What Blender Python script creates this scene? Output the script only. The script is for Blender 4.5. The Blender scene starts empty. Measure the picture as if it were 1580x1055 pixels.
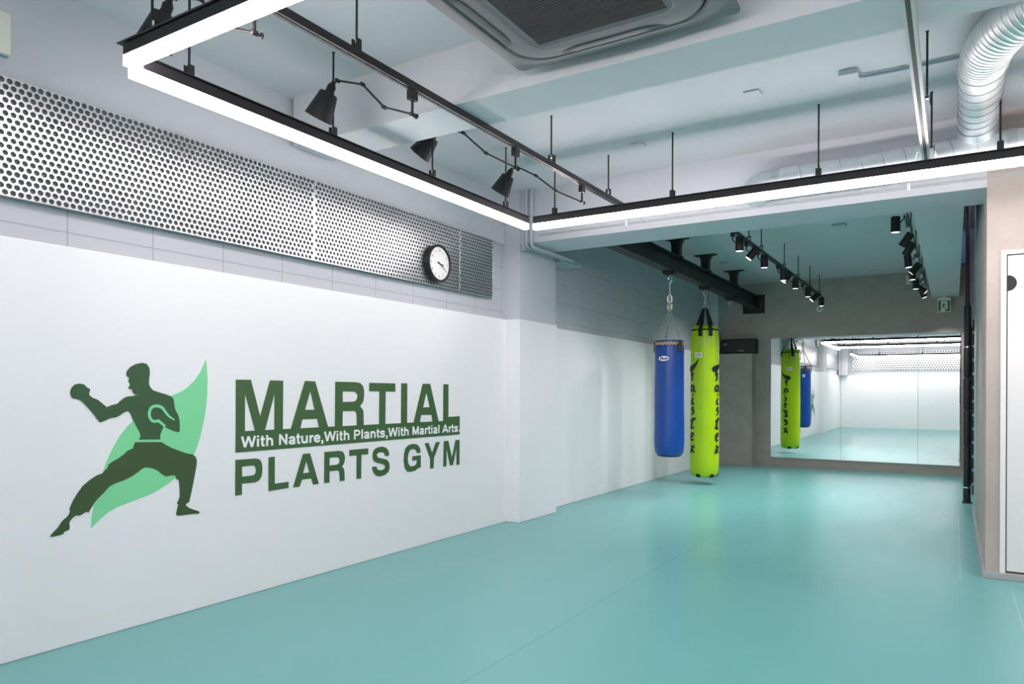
import bpy, bmesh, math, random
from mathutils import Vector, Matrix
random.seed(4)
PI = math.pi
LOGO = {'upper': [[[(2.029,1.284),(2.032,1.299),(2.048,1.318),(2.076,1.334),(2.11,1.342),(2.135,1.337),(2.15,1.316),(2.152,1.29),(2.148,1.257),(2.147,1.233),(2.156,1.216),(2.17,1.202),(2.2,1.192),(2.241,1.181),(2.273,1.169),(2.285,1.151),(2.289,1.122),(2.295,1.097),(2.31,1.072),(2.319,1.042),(2.321,1.013),(2.32,0.983),(2.311,0.978),(2.289,0.984),(2.258,0.998),(2.227,1.015),(2.224,1.002),(2.212,0.973),(2.209,0.957),(2.212,0.945),(2.094,0.95),(2.101,0.96),(2.104,0.972),(2.098,0.988),(2.085,1.012),(2.071,1.039),(2.063,1.055),(2.052,1.083),(2.042,1.094),(2.033,1.096),(2.016,1.089),(1.995,1.075),(1.979,1.067),(1.961,1.065),(1.941,1.061),(1.921,1.051),(1.903,1.044),(1.894,1.052),(1.872,1.081),(1.846,1.113),(1.825,1.137),(1.808,1.153),(1.791,1.158),(1.774,1.161),(1.764,1.174),(1.761,1.191),(1.767,1.211),(1.782,1.227),(1.803,1.232),(1.824,1.228),(1.839,1.213),(1.85,1.208),(1.853,1.2),(1.848,1.187),(1.849,1.177),(1.863,1.165),(1.889,1.154),(1.911,1.136),(1.932,1.118),(1.956,1.128),(1.984,1.134),(1.997,1.147),(2.016,1.162),(2.034,1.17),(2.063,1.172),(2.092,1.18),(2.074,1.18),(2.063,1.188),(2.059,1.204),(2.06,1.209),(2.044,1.207),(2.039,1.21),(2.046,1.225),(2.049,1.234),(2.041,1.241),(2.039,1.25),(2.043,1.259),(2.044,1.265),(2.034,1.269),(2.029,1.278)]
]],'pants': [[[(2.075,0.938),(2.217,0.931),(2.243,0.914),(2.274,0.897),(2.317,0.879),(2.36,0.862),(2.398,0.853),(2.417,0.838),(2.424,0.817),(2.421,0.787),(2.405,0.708),(2.392,0.649),(2.378,0.596),(2.358,0.588),(2.361,0.578),(2.378,0.564),(2.406,0.551),(2.434,0.54),(2.443,0.53),(2.434,0.525),(2.4,0.529),(2.362,0.53),(2.324,0.53),(2.305,0.534),(2.302,0.546),(2.31,0.575),(2.315,0.591),(2.306,0.6),(2.313,0.609),(2.323,0.632),(2.322,0.667),(2.317,0.722),(2.3,0.731),(2.298,0.748),(2.275,0.751),(2.244,0.748),(2.218,0.764),(2.197,0.785),(2.167,0.798),(2.132,0.807),(2.113,0.801),(2.084,0.781),(2.055,0.764),(2.018,0.751),(1.972,0.739),(1.949,0.729),(1.936,0.718),(1.922,0.702),(1.892,0.676),(1.874,0.656),(1.861,0.635),(1.847,0.612),(1.842,0.618),(1.831,0.616),(1.81,0.605),(1.792,0.607),(1.788,0.609),(1.771,0.595),(1.761,0.58),(1.762,0.553),(1.76,0.545),(1.747,0.542),(1.737,0.539),(1.735,0.53),(1.716,0.526),(1.688,0.525),(1.675,0.528),(1.688,0.542),(1.712,0.566),(1.722,0.583),(1.736,0.598),(1.75,0.607),(1.758,0.617),(1.764,0.633),(1.76,0.638),(1.764,0.653),(1.777,0.681),(1.797,0.714),(1.822,0.746),(1.852,0.769),(1.882,0.787),(1.913,0.796),(1.922,0.807),(1.937,0.819),(1.942,0.835),(1.958,0.847),(1.989,0.862),(2.019,0.881),(2.034,0.896),(2.064,0.907),(2.069,0.924)]
]],'leaf': [[[(2.476,1.375),(2.483,1.334),(2.485,1.304),(2.488,1.263),(2.487,1.222),(2.486,1.176),(2.482,1.13),(2.475,1.079),(2.465,1.028),(2.453,0.977),(2.437,0.927),(2.423,0.886),(2.406,0.849),(2.385,0.818),(2.36,0.792),(2.331,0.762),(2.298,0.736),(2.254,0.706),(2.193,0.677),(2.153,0.663),(2.114,0.653),(2.037,0.635),(1.991,0.622),(1.945,0.603),(1.901,0.572),(1.861,0.535),(1.864,0.595),(1.873,0.647),(1.881,0.683),(1.891,0.716),(1.902,0.76),(1.916,0.803),(1.935,0.856),(1.962,0.913),(1.998,0.974),(2.035,1.019),(2.068,1.05),(2.111,1.086),(2.17,1.125),(2.278,1.174),(2.336,1.199),(2.365,1.218),(2.391,1.241),(2.415,1.265),(2.435,1.292),(2.451,1.317),(2.463,1.344)]
]],'glove': [(2.289,1.044),(2.271,1.056),(2.252,1.07),(2.237,1.089),(2.221,1.109),(2.206,1.117),(2.191,1.12),(2.175,1.119),(2.161,1.112),(2.153,1.099),(2.149,1.081),(2.151,1.065),(2.16,1.049),(2.173,1.041),(2.186,1.04),(2.199,1.043),(2.211,1.033),(2.224,1.023),(2.236,1.012)],'title': [[[(2.671,1.266),(2.775,1.267),(2.843,1.049),(2.913,1.266),(3.014,1.265),(3.013,0.959),(2.948,0.962),(2.948,1.186),(2.878,0.963),(2.806,0.964),(2.734,1.188),(2.735,0.963),(2.672,0.964)
]],[[(3.073,0.96),(3.188,1.267),(3.274,1.265),(3.39,0.962),(3.309,0.963),(3.292,1.022),(3.168,1.022),(3.152,0.963)],[(3.233,1.201),(3.27,1.081),(3.19,1.082)
]],[[(3.451,1.266),(3.649,1.265),(3.687,1.26),(3.713,1.242),(3.726,1.214),(3.727,1.174),(3.72,1.133),(3.701,1.11),(3.687,1.098),(3.707,1.083),(3.72,1.065),(3.723,1.038),(3.725,0.961),(3.657,0.959),(3.654,1.039),(3.648,1.057),(3.631,1.066),(3.521,1.067),(3.52,0.962),(3.45,0.962)],[(3.52,1.201),(3.618,1.201),(3.643,1.196),(3.66,1.178),(3.66,1.156),(3.647,1.138),(3.625,1.131),(3.521,1.129)
]],[[(3.778,1.263),(4.057,1.262),(4.057,1.201),(3.951,1.202),(3.95,0.959),(3.883,0.959),(3.884,1.203),(3.778,1.203)
]],[[(4.124,1.264),(4.194,1.264),(4.193,0.96),(4.123,0.96)
]],[[(4.378,1.264),(4.472,1.264),(4.585,0.96),(4.504,0.96),(4.49,1.018),(4.361,1.02),(4.346,0.961),(4.268,0.96)],[(4.424,1.196),(4.467,1.08),(4.385,1.079)
]],[[(4.644,1.264),(4.713,1.263),(4.714,0.959),(4.644,0.961)]
]],'band': [[[(2.671,0.844),(4.873,0.845),(4.872,0.998),(4.714,0.996),(4.713,0.965),(2.672,0.966)]
]],'name': [[[(2.671,0.802),(2.808,0.8),(2.836,0.794),(2.853,0.776),(2.86,0.748),(2.86,0.717),(2.854,0.687),(2.837,0.667),(2.809,0.658),(2.717,0.66),(2.716,0.595),(2.671,0.595)],[(2.716,0.759),(2.79,0.76),(2.807,0.753),(2.813,0.737),(2.814,0.718),(2.802,0.704),(2.786,0.701),(2.717,0.701)
]],[[(2.906,0.799),(2.952,0.801),(2.953,0.635),(3.06,0.636),(3.06,0.597),(2.906,0.595)
]],[[(3.174,0.801),(3.233,0.801),(3.31,0.596),(3.26,0.596),(3.245,0.638),(3.167,0.638),(3.148,0.595),(3.095,0.595)],[(3.202,0.754),(3.229,0.678),(3.176,0.678)
]],[[(3.357,0.801),(3.487,0.8),(3.523,0.793),(3.541,0.769),(3.545,0.743),(3.539,0.717),(3.529,0.702),(3.515,0.692),(3.53,0.681),(3.539,0.66),(3.541,0.637),(3.543,0.593),(3.497,0.594),(3.494,0.646),(3.488,0.662),(3.476,0.668),(3.403,0.669),(3.404,0.594),(3.356,0.595)],[(3.403,0.759),(3.469,0.759),(3.487,0.752),(3.494,0.738),(3.493,0.722),(3.481,0.711),(3.47,0.708),(3.403,0.708)
]],[[(3.585,0.799),(3.772,0.799),(3.772,0.756),(3.703,0.757),(3.702,0.592),(3.656,0.593),(3.656,0.757),(3.585,0.758)
]],[[(3.99,0.73),(3.945,0.733),(3.941,0.75),(3.923,0.76),(3.895,0.762),(3.869,0.757),(3.861,0.744),(3.866,0.732),(3.882,0.723),(3.93,0.713),(3.972,0.701),(3.993,0.678),(3.999,0.646),(3.987,0.614),(3.952,0.594),(3.903,0.588),(3.862,0.594),(3.833,0.612),(3.816,0.639),(3.812,0.664),(3.857,0.663),(3.865,0.644),(3.887,0.633),(3.917,0.632),(3.942,0.639),(3.95,0.655),(3.941,0.667),(3.916,0.677),(3.862,0.689),(3.828,0.704),(3.816,0.731),(3.818,0.763),(3.834,0.787),(3.868,0.8),(3.916,0.802),(3.957,0.792),(3.983,0.771),(3.991,0.747)
]],[[(4.359,0.728),(4.311,0.726),(4.305,0.744),(4.285,0.758),(4.259,0.761),(4.228,0.755),(4.209,0.726),(4.203,0.692),(4.209,0.658),(4.227,0.636),(4.258,0.629),(4.293,0.636),(4.31,0.652),(4.31,0.672),(4.256,0.671),(4.256,0.706),(4.359,0.708),(4.36,0.613),(4.325,0.608),(4.294,0.593),(4.24,0.588),(4.194,0.595),(4.167,0.627),(4.156,0.676),(4.16,0.735),(4.175,0.773),(4.208,0.795),(4.261,0.802),(4.316,0.794),(4.347,0.767)
]],[[(4.404,0.797),(4.455,0.799),(4.501,0.716),(4.547,0.797),(4.603,0.798),(4.526,0.675),(4.52,0.591),(4.476,0.592),(4.477,0.672)
]],[[(4.653,0.799),(4.714,0.801),(4.766,0.66),(4.812,0.799),(4.872,0.802),(4.872,0.592),(4.828,0.591),(4.827,0.731),(4.781,0.595),(4.738,0.595),(4.691,0.734),(4.691,0.593),(4.647,0.592)]]]}
S = bpy.context.scene
COL = S.collection

# ---------------------------------------------------------------- camera
YAW, ROLL, FPX, SHIFT = math.radians(31.732), math.radians(.281), 1102.365, 77.671
fw = Vector((-math.sin(YAW), math.cos(YAW), 0)); rt0 = Vector((math.cos(YAW), math.sin(YAW), 0)); up0 = Vector((0, 0, 1))
rt = rt0*math.cos(ROLL) + up0*math.sin(ROLL); up = -rt0*math.sin(ROLL) + up0*math.cos(ROLL)
cd = bpy.data.cameras.new('camera'); cam = bpy.data.objects.new('camera', cd); COL.objects.link(cam)
cam.matrix_world = Matrix(((rt.x, up.x, -fw.x, 0), (rt.y, up.y, -fw.y, 0), (rt.z, up.z, -fw.z, 1.2), (0, 0, 0, 1)))
cd.sensor_fit = 'HORIZONTAL'; cd.sensor_width = 36; cd.lens = 36*FPX/1580; cd.shift_y = SHIFT/1580
cd.clip_start = .02; cd.clip_end = 100
S.camera = cam

# ---------------------------------------------------------------- world, lights, exposure
w = bpy.data.worlds.new('world'); S.world = w; w.use_nodes = True
w.node_tree.nodes['Background'].inputs[0].default_value = (.6, .75, 1, 1)
w.node_tree.nodes['Background'].inputs[1].default_value = .12
S.view_settings.view_transform = 'Standard'; S.view_settings.look = 'None'
S.view_settings.exposure = .07; S.view_settings.gamma = 1; S.view_settings.use_curve_mapping = False
BAR_STRENGTH = 30.0        # sides of the diffusers
BAR_DOWN = 76.0            # underside, facing the LED strip
SPOT_WATTS = 66.0

# ---------------------------------------------------------------- materials
def srgb(r, g, b):
    f = lambda c: (c/255/12.92) if c/255 <= .04045 else ((c/255+.055)/1.055)**2.4
    return (f(r), f(g), f(b), 1)
def mat(name, col, rough=.6, metal=0, noise=0, nscale=5, bump=0, bscale=200, emit=0, spec=.5, coat=0):
    m = bpy.data.materials.new(name); m.use_nodes = True; nt = m.node_tree; b = nt.nodes['Principled BSDF']
    b.inputs['Base Color'].default_value = col; b.inputs['Roughness'].default_value = rough; b.inputs['Metallic'].default_value = metal
    b.inputs['Specular IOR Level'].default_value = spec; b.inputs['Coat Weight'].default_value = coat
    tc = nt.nodes.new('ShaderNodeTexCoord')
    if noise:
        n = nt.nodes.new('ShaderNodeTexNoise'); n.inputs['Scale'].default_value = nscale; n.inputs['Detail'].default_value = 6; n.inputs['Roughness'].default_value = .65
        nt.links.new(tc.outputs['Object'], n.inputs['Vector'])
        r = nt.nodes.new('ShaderNodeValToRGB'); nt.links.new(n.outputs['Fac'], r.inputs[0])
        r.color_ramp.elements[0].position = .3; r.color_ramp.elements[1].position = .7
        r.color_ramp.elements[0].color = tuple(c*(1-noise) for c in col[:3])+(1,); r.color_ramp.elements[1].color = tuple(min(1, c*(1+noise)) for c in col[:3])+(1,)
        nt.links.new(r.outputs[0], b.inputs['Base Color'])
    if bump:
        n2 = nt.nodes.new('ShaderNodeTexNoise'); n2.inputs['Scale'].default_value = bscale; n2.inputs['Detail'].default_value = 3
        nt.links.new(tc.outputs['Object'], n2.inputs['Vector'])
        bp = nt.nodes.new('ShaderNodeBump'); bp.inputs['Strength'].default_value = bump; bp.inputs['Distance'].default_value = .01
        nt.links.new(n2.outputs['Fac'], bp.inputs['Height']); nt.links.new(bp.outputs[0], b.inputs['Normal'])
    if emit:
        b.inputs['Emission Color'].default_value = col; b.inputs['Emission Strength'].default_value = emit
    return m
def line_mask(nt, coord, spacing, offset, width):
    """1 on grid lines of a coordinate, built from math nodes"""
    def M(op, a, b=None):
        n = nt.nodes.new('ShaderNodeMath'); n.operation = op
        for i, v in enumerate((a, b)):
            if v is None: continue
            if isinstance(v, (int, float)): n.inputs[i].default_value = v
            else: nt.links.new(v, n.inputs[i])
        return n.outputs[0]
    d = M('SUBTRACT', coord, offset)
    if spacing: d = M('PINGPONG', d, spacing/2)   # 0 at multiples of spacing
    return M('LESS_THAN', M('ABSOLUTE', d), width/2), M
M = {}
M['paint'] = mat('grey_paint', srgb(192, 195, 200), .6, noise=.02, nscale=2, bump=.05, bscale=40)
M['ceil'] = mat('ceiling_paint', srgb(198, 201, 204), .55, noise=.02, nscale=1.5)
M['pad'] = mat('white_wall_pad', srgb(236, 236, 238), .42, noise=.008, nscale=3)
M['mortex'] = mat('taupe_plaster', srgb(172, 162, 154), .75, noise=.09, nscale=4, bump=.08, bscale=60)
M['black'] = mat('black_metal', srgb(34, 32, 34), .45, spec=.4)
M['steelblack'] = mat('black_painted_steel', srgb(26, 27, 29), .5)
M['matteblack'] = mat('matte_black', srgb(22, 22, 23), .6)
M['rubber'] = mat('black_rubber', srgb(30, 30, 32), .5, noise=.2, nscale=8)
M['chrome'] = mat('chrome', (.75, .76, .78, 1), .18, 1)
M['zinc'] = mat('zinc_chain', (.62, .6, .55, 1), .3, 1)
M['galv'] = mat('galvanised_duct', (.8, .83, .85, 1), .4, 1, noise=.12, nscale=9, bump=.06, bscale=12)
M['seam'] = mat('dark_spiral_seam', (.25, .26, .28, 1), .4, 1)
M['foil'] = mat('foil_flexible_duct', (.66, .69, .69, 1), .4, 1, noise=.06, nscale=14)
M['alu'] = mat('aluminium', (.55, .55, .56, 1), .38, 1)
M['perf'] = mat('perforated_steel', (.84, .84, .85, 1), .3, .96, noise=.02, nscale=30)
M['holeshade'] = mat('hole_shade_grey', srgb(120, 125, 130), .8)  # grey with the shade behind the panel holes put into its colour
M['white'] = mat('white_plastic', srgb(228, 228, 226), .4)
M['conduit'] = mat('grey_conduit', srgb(178, 184, 187), .45)
M['door'] = mat('white_door', srgb(222, 220, 219), .35)
M['frame'] = mat('white_door_frame', srgb(226, 226, 224), .4)
M['base'] = mat('grey_skirting', srgb(160, 160, 162), .5)
M['green'] = mat('dark_green_vinyl', srgb(62, 96, 54), .5)
M['fight'] = mat('forest_green_vinyl', srgb(52, 86, 52), .5)
M['trouser'] = mat('olive_green_vinyl', srgb(58, 82, 44), .5)
M['leaf'] = mat('mint_green_vinyl', srgb(128, 216, 156), .5)
M['whitevinyl'] = mat('white_vinyl', srgb(238, 240, 240), .5)
M['blueleather'] = mat('blue_vinyl_leather', srgb(16, 70, 150), .33, noise=.08, nscale=6, bump=.12, bscale=14)
M['lime'] = mat('lime_vinyl_leather', srgb(168, 208, 0), .36, noise=.04, nscale=5, bump=.12, bscale=9)
M['ink'] = mat('black_ink', srgb(14, 14, 14), .5)
M['strap'] = mat('black_webbing', srgb(17, 17, 18), .7, bump=.3, bscale=300)
M['lace'] = mat('tan_leather', srgb(205, 165, 120), .6)
M['stitch'] = mat('pale_stitching', srgb(200, 214, 170), .6)
M['leather'] = mat('dark_leather', srgb(52, 46, 42), .5)
M['red'] = mat('red_ink', srgb(205, 50, 45), .5)
M['blue'] = mat('blue_ink', srgb(30, 70, 140), .5)
M['teal'] = mat('teal_trim', srgb(22, 150, 155), .3)
M['ac'] = mat('grey_ac_plastic', srgb(118, 112, 116), .4)
M['acdark'] = mat('dark_ac_louvre', srgb(66, 76, 80), .45)
M['acgrille'] = mat('dark_ac_grille', srgb(62, 58, 61), .5)
M['speaker'] = mat('speaker_cloth', srgb(66, 52, 55), .8, bump=.4, bscale=400)
M['ply'] = mat('plywood', srgb(168, 138, 98), .6, noise=.1, nscale=10)
M['paleblue'] = mat('pale_blue_edge', srgb(150, 190, 205), .4)
M['tealsteel'] = mat('blue_grey_door_edge', srgb(150, 172, 180), .4)
M['purplegrey'] = mat('grey_steel_channel', srgb(128, 120, 128), .45)
M['navyglass'] = mat('dark_blue_glass', srgb(96, 112, 140), .12, spec=.8)
M['shaft'] = mat('dark_stairwell_paint', srgb(60, 66, 72), .7)
M['cream'] = mat('cream_plastic', srgb(215, 214, 200), .4)
M['exitgreen'] = mat('exit_green', srgb(8, 92, 62), .4)
M['exitwhite'] = mat('exit_white', srgb(225, 238, 232), .4)
M['wire'] = mat('white_cable', srgb(210, 212, 212), .5)
M['tube'] = mat('led_diffuser', (1, .885, .90, 1), .5, emit=BAR_STRENGTH)
M['tube_down'] = mat('led_diffuser_underside', (1, .885, .90, 1), .5, emit=BAR_DOWN)
M['tube_dim'] = mat('led_diffuser_dimmed', (1, .91, .925, 1), .5, emit=BAR_STRENGTH*.46)
M['tube_dim_down'] = mat('led_diffuser_dimmed_underside', (1, .91, .925, 1), .5, emit=BAR_DOWN*.30)
M['lens'] = mat('spot_lens', (1, .93, .84, 1), .3, emit=3)
mm = bpy.data.materials.new('mirror_glass'); mm.use_nodes = True; bb = mm.node_tree.nodes['Principled BSDF']
bb.inputs['Base Color'].default_value = (.88, .93, .91, 1); bb.inputs['Metallic'].default_value = 1; bb.inputs['Roughness'].default_value = 0.0
M['mirror'] = mm

# floor: teal vinyl mats with seams
def floor_mat():
    m = mat('teal_vinyl_mat', srgb(104, 168, 166), .36, spec=.5); nt = m.node_tree; b = nt.nodes['Principled BSDF']
    g = nt.nodes.new('ShaderNodeNewGeometry'); sx = nt.nodes.new('ShaderNodeSeparateXYZ'); nt.links.new(g.outputs['Position'], sx.inputs[0])
    x1, MM = line_mask(nt, sx.outputs[0], 0, -1.722, .007)
    x2, _ = line_mask(nt, sx.outputs[0], 0, .042, .010)
    x3, _ = line_mask(nt, sx.outputs[0], 0, .31, .008)
    tc = nt.nodes.new('ShaderNodeMapping'); nt.links.new(g.outputs['Position'], tc.inputs[0]); tc.inputs['Scale'].default_value = (3, .8, 1)
    n = nt.nodes.new('ShaderNodeTexNoise'); n.inputs['Scale'].default_value = 1.3; n.inputs['Detail'].default_value = 7; nt.links.new(tc.outputs[0], n.inputs['Vector'])
    r = nt.nodes.new('ShaderNodeMapRange'); nt.links.new(n.outputs['Fac'], r.inputs[0]); r.inputs[3].default_value = .24; r.inputs[4].default_value = .36
    nt.links.new(r.outputs[0], b.inputs['Roughness'])
    mx = nt.nodes.new('ShaderNodeMix'); mx.data_type = 'RGBA'; mx.inputs[6].default_value = srgb(104, 168, 166); mx.inputs[7].default_value = srgb(84, 148, 147); nt.links.new(x1, mx.inputs[0])
    my = nt.nodes.new('ShaderNodeMix'); my.data_type = 'RGBA'; nt.links.new(mx.outputs[2], my.inputs[6]); my.inputs[7].default_value = srgb(150, 190, 186)
    yy_ = sx.outputs[1]
    t2 = MM('MULTIPLY', x2, MM('MULTIPLY', MM('GREATER_THAN', yy_, 5.5), MM('LESS_THAN', yy_, 9.1)))
    t3 = MM('MULTIPLY', x3, MM('LESS_THAN', yy_, 5.35))
    nt.links.new(MM('MULTIPLY', MM('MAXIMUM', t2, t3), .7), my.inputs[0]); nt.links.new(my.outputs[2], b.inputs['Base Color'])
    n2 = nt.nodes.new('ShaderNodeTexNoise'); n2.inputs['Scale'].default_value = 350; nt.links.new(g.outputs['Position'], n2.inputs['Vector'])
    bp = nt.nodes.new('ShaderNodeBump'); bp.inputs['Strength'].default_value = .08; bp.inputs['Distance'].default_value = .003
    nt.links.new(n2.outputs['Fac'], bp.inputs['Height']); nt.links.new(bp.outputs[0], b.inputs['Normal'])
    return m
M['floor'] = floor_mat()
# block wall: stack-bonded grey blocks up to z 2.57
def block_mat(axis, off):
    m = mat('painted_block_'+axis, srgb(186, 189, 194), .65); nt = m.node_tree; b = nt.nodes['Principled BSDF']
    g = nt.nodes.new('ShaderNodeNewGeometry'); sx = nt.nodes.new('ShaderNodeSeparateXYZ'); nt.links.new(g.outputs['Position'], sx.inputs[0])
    v, MM = line_mask(nt, sx.outputs[axis == 'y' and 1 or 0], .4236, off, .008)
    hh, _ = line_mask(nt, sx.outputs[2], .205, 1.945, .007)
    lo = MM('LESS_THAN', sx.outputs[2], 2.57)
    mk = MM('MULTIPLY', MM('MAXIMUM', v, hh), lo)
    n = nt.nodes.new('ShaderNodeTexNoise'); n.inputs['Scale'].default_value = 60; n.inputs['Detail'].default_value = 4; nt.links.new(g.outputs['Position'], n.inputs['Vector'])
    mx = nt.nodes.new('ShaderNodeMix'); mx.data_type = 'RGBA'; mx.inputs[6].default_value = srgb(186, 189, 194); mx.inputs[7].default_value = srgb(128, 131, 136); nt.links.new(MM('MULTIPLY', mk, .5), mx.inputs[0])
    nt.links.new(mx.outputs[2], b.inputs['Base Color'])
    bp = nt.nodes.new('ShaderNodeBump'); bp.inputs['Strength'].default_value = .5; bp.inputs['Distance'].default_value = .006
    hgt = MM('SUBTRACT', MM('MULTIPLY', n.outputs['Fac'], MM('MULTIPLY', lo, .35)), mk)
    nt.links.new(hgt, bp.inputs['Height']); nt.links.new(bp.outputs[0], b.inputs['Normal'])
    return m
M['block'] = block_mat('y', 1.767)
M['blockx'] = block_mat('x', -3.53)

# ---------------------------------------------------------------- helpers
def B(): return bmesh.new()
def box(bm, x0, x1, y0, y1, z0, z1, mtx=None):
    vs = [bm.verts.new((x, y, z)) for x in (x0, x1) for y in (y0, y1) for z in (z0, z1)]
    if mtx is not None:
        for v in vs: v.co = mtx @ v.co
    for f in ((0, 1, 3, 2), (4, 6, 7, 5), (0, 4, 5, 1), (2, 3, 7, 6), (0, 2, 6, 4), (1, 5, 7, 3)): bm.faces.new([vs[i] for i in f])
def frame_of(d):
    d = d.normalized(); a = Vector((0, 0, 1)) if abs(d.z) < .9 else Vector((1, 0, 0))
    u = d.cross(a).normalized(); return u, d.cross(u).normalized()
def tube(bm, pts, r, n=10, cap=True, closed=False):
    """tube along points; r a number or one per point"""
    pts = [Vector(p) for p in pts]; N = len(pts); rs = r if isinstance(r, (list, tuple)) else [r]*N
    rings = []; u = None
    for i, p in enumerate(pts):
        if closed: d = pts[(i+1) % N]-pts[i-1]
        else: d = pts[min(i+1, N-1)]-pts[max(i-1, 0)]
        d.normalize()
        if u is None: u, v = frame_of(d)
        else:
            u = (u - d*u.dot(d)).normalized()
        v = d.cross(u)
        rings.append([bm.verts.new(p + (u*math.cos(2*PI*k/n)+v*math.sin(2*PI*k/n))*rs[i]) for k in range(n)])
    for i in range(N if closed else N-1):
        a, b = rings[i], rings[(i+1) % N]
        for k in range(n): bm.faces.new((a[k], a[(k+1) % n], b[(k+1) % n], b[k]))
    if cap and not closed:
        bm.faces.new(rings[0][::-1]); bm.faces.new(rings[-1])
def cyl(bm, a, b, r, r2=None, n=24): tube(bm, [a, b], [r, r if r2 is None else r2], n)
def lathe(bm, prof, n=48, mtx=None, fn=None, capb=True, capt=True):
    rings = []
    for r, z in prof:
        ring = []
        for k in range(n):
            t = 2*PI*k/n; rr = r*(1+(fn(t, z) if fn else 0)); c = Vector((rr*math.cos(t), rr*math.sin(t), z))
            ring.append(bm.verts.new(mtx @ c if mtx is not None else c))
        rings.append(ring)
    for a, b in zip(rings, rings[1:]):
        for k in range(n): bm.faces.new((a[k], a[(k+1) % n], b[(k+1) % n], b[k]))
    if capb: bm.faces.new(rings[0][::-1])
    if capt: bm.faces.new(rings[-1])
def prism(bm, pts, depth):
    """pts: 3D polygon, depth: vector"""
    a = [bm.verts.new(p) for p in pts]; b = [bm.verts.new(Vector(p)+Vector(depth)) for p in pts]
    bm.faces.new(a); bm.faces.new(b[::-1])
    for i in range(len(a)): j = (i+1) % len(a); bm.faces.new((a[i], b[i], b[j], a[j]))
def link(bm, name, m, parent=None, smooth=False, bevel=0):
    bmesh.ops.recalc_face_normals(bm, faces=bm.faces)
    me = bpy.data.meshes.new(name); bm.to_mesh(me); bm.free()
    o = bpy.data.objects.new(name, me); COL.objects.link(o)
    o.data.materials.append(M[m] if isinstance(m, str) else m)
    if parent is not None:
        o.parent = parent; o.matrix_parent_inverse = Matrix.Identity(4)
    if smooth:
        for p in me.polygons: p.use_smooth = True
        md = o.modifiers.new('split', 'EDGE_SPLIT'); md.split_angle = math.radians(40)
    if bevel:
        md = o.modifiers.new('bevel', 'BEVEL'); md.width = bevel; md.segments = 3; md.limit_method = 'ANGLE'
    return o
def tag(o, label=None, cat=None, group=None, kind=None):
    if label: o['label'] = label
    if cat: o['category'] = cat
    if group: o['group'] = group
    if kind: o['kind'] = kind
    return o
def thing(name, label, cat, loc=(0, 0, 0), rz=0, group=None):
    o = bpy.data.objects.new(name, None); COL.objects.link(o); o.location = loc; o.rotation_euler = (0, 0, rz); o.empty_display_size = .1
    return tag(o, label, cat, group)
def struct(name, bm, m, label=None, cat=None, **k):
    o = link(bm, name, m, **k); o['kind'] = 'structure'
    return tag(o, label, cat)
def copy_tree(o, parent=None):
    c = o.copy(); COL.objects.link(c); c.parent = parent
    for ch in list(o.children): copy_tree(ch, c)
    return c
def catmull(pts, n=6, closed=False):
    P = [Vector(p) for p in pts]; N = len(P); out = []
    for i in range(N if closed else N-1):
        p0 = P[i-1] if (closed or i) else P[0]; p1 = P[i]; p2 = P[(i+1) % N]; p3 = P[(i+2) % N] if closed else P[min(i+2, N-1)]
        for k in range(n):
            t = k/n; out.append(.5*((2*p1)+(-p0+p2)*t+(2*p0-5*p1+4*p2-p3)*t*t+(-p0+3*p1-3*p2+p3)*t*t*t))
    if not closed: out.append(P[-1])
    return out
def fill_shapes(name, shapes, fn, m, parent, thick=None, ext=.002):
    """filled outlines (with holes) laid on a surface given by fn(a, b) -> 3D"""
    cu = bpy.data.curves.new(name, 'CURVE'); cu.dimensions = '2D'; cu.fill_mode = 'BOTH'; cu.extrude = 0
    for loops in shapes:
        for lp in loops:
            sp = cu.splines.new('POLY'); sp.points.add(len(lp)-1); sp.use_cyclic_u = True
            for i, (a, b) in enumerate(lp): sp.points[i].co = (a, b, 0, 1)
    tmp = bpy.data.objects.new('tmp', cu); COL.objects.link(tmp)
    bpy.context.view_layer.update()
    me = bpy.data.meshes.new_from_object(tmp.evaluated_get(bpy.context.evaluated_depsgraph_get()))
    bpy.data.objects.remove(tmp); bpy.data.curves.remove(cu)
    me.name = name
    for v in me.vertices: v.co = fn(v.co.x, v.co.y)
    me.materials.clear(); me.materials.append(M[m]); me.validate()
    o = bpy.data.objects.new(name, me); COL.objects.link(o); o.parent = parent
    sd = o.modifiers.new('thickness', 'SOLIDIFY'); sd.thickness = ext; sd.offset = 0
    return o
def text_mesh(txt, size, bold=0, shear=0, align='LEFT'):
    cu = bpy.data.curves.new('t', 'FONT'); cu.body = txt; cu.size = size; cu.offset = bold; cu.shear = shear; cu.align_x = align; cu.resolution_u = 3
    tmp = bpy.data.objects.new('tmp', cu); COL.objects.link(tmp); bpy.context.view_layer.update()
    me = bpy.data.meshes.new_from_object(tmp.evaluated_get(bpy.context.evaluated_depsgraph_get()))
    bpy.data.objects.remove(tmp); bpy.data.curves.remove(cu); return me
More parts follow.
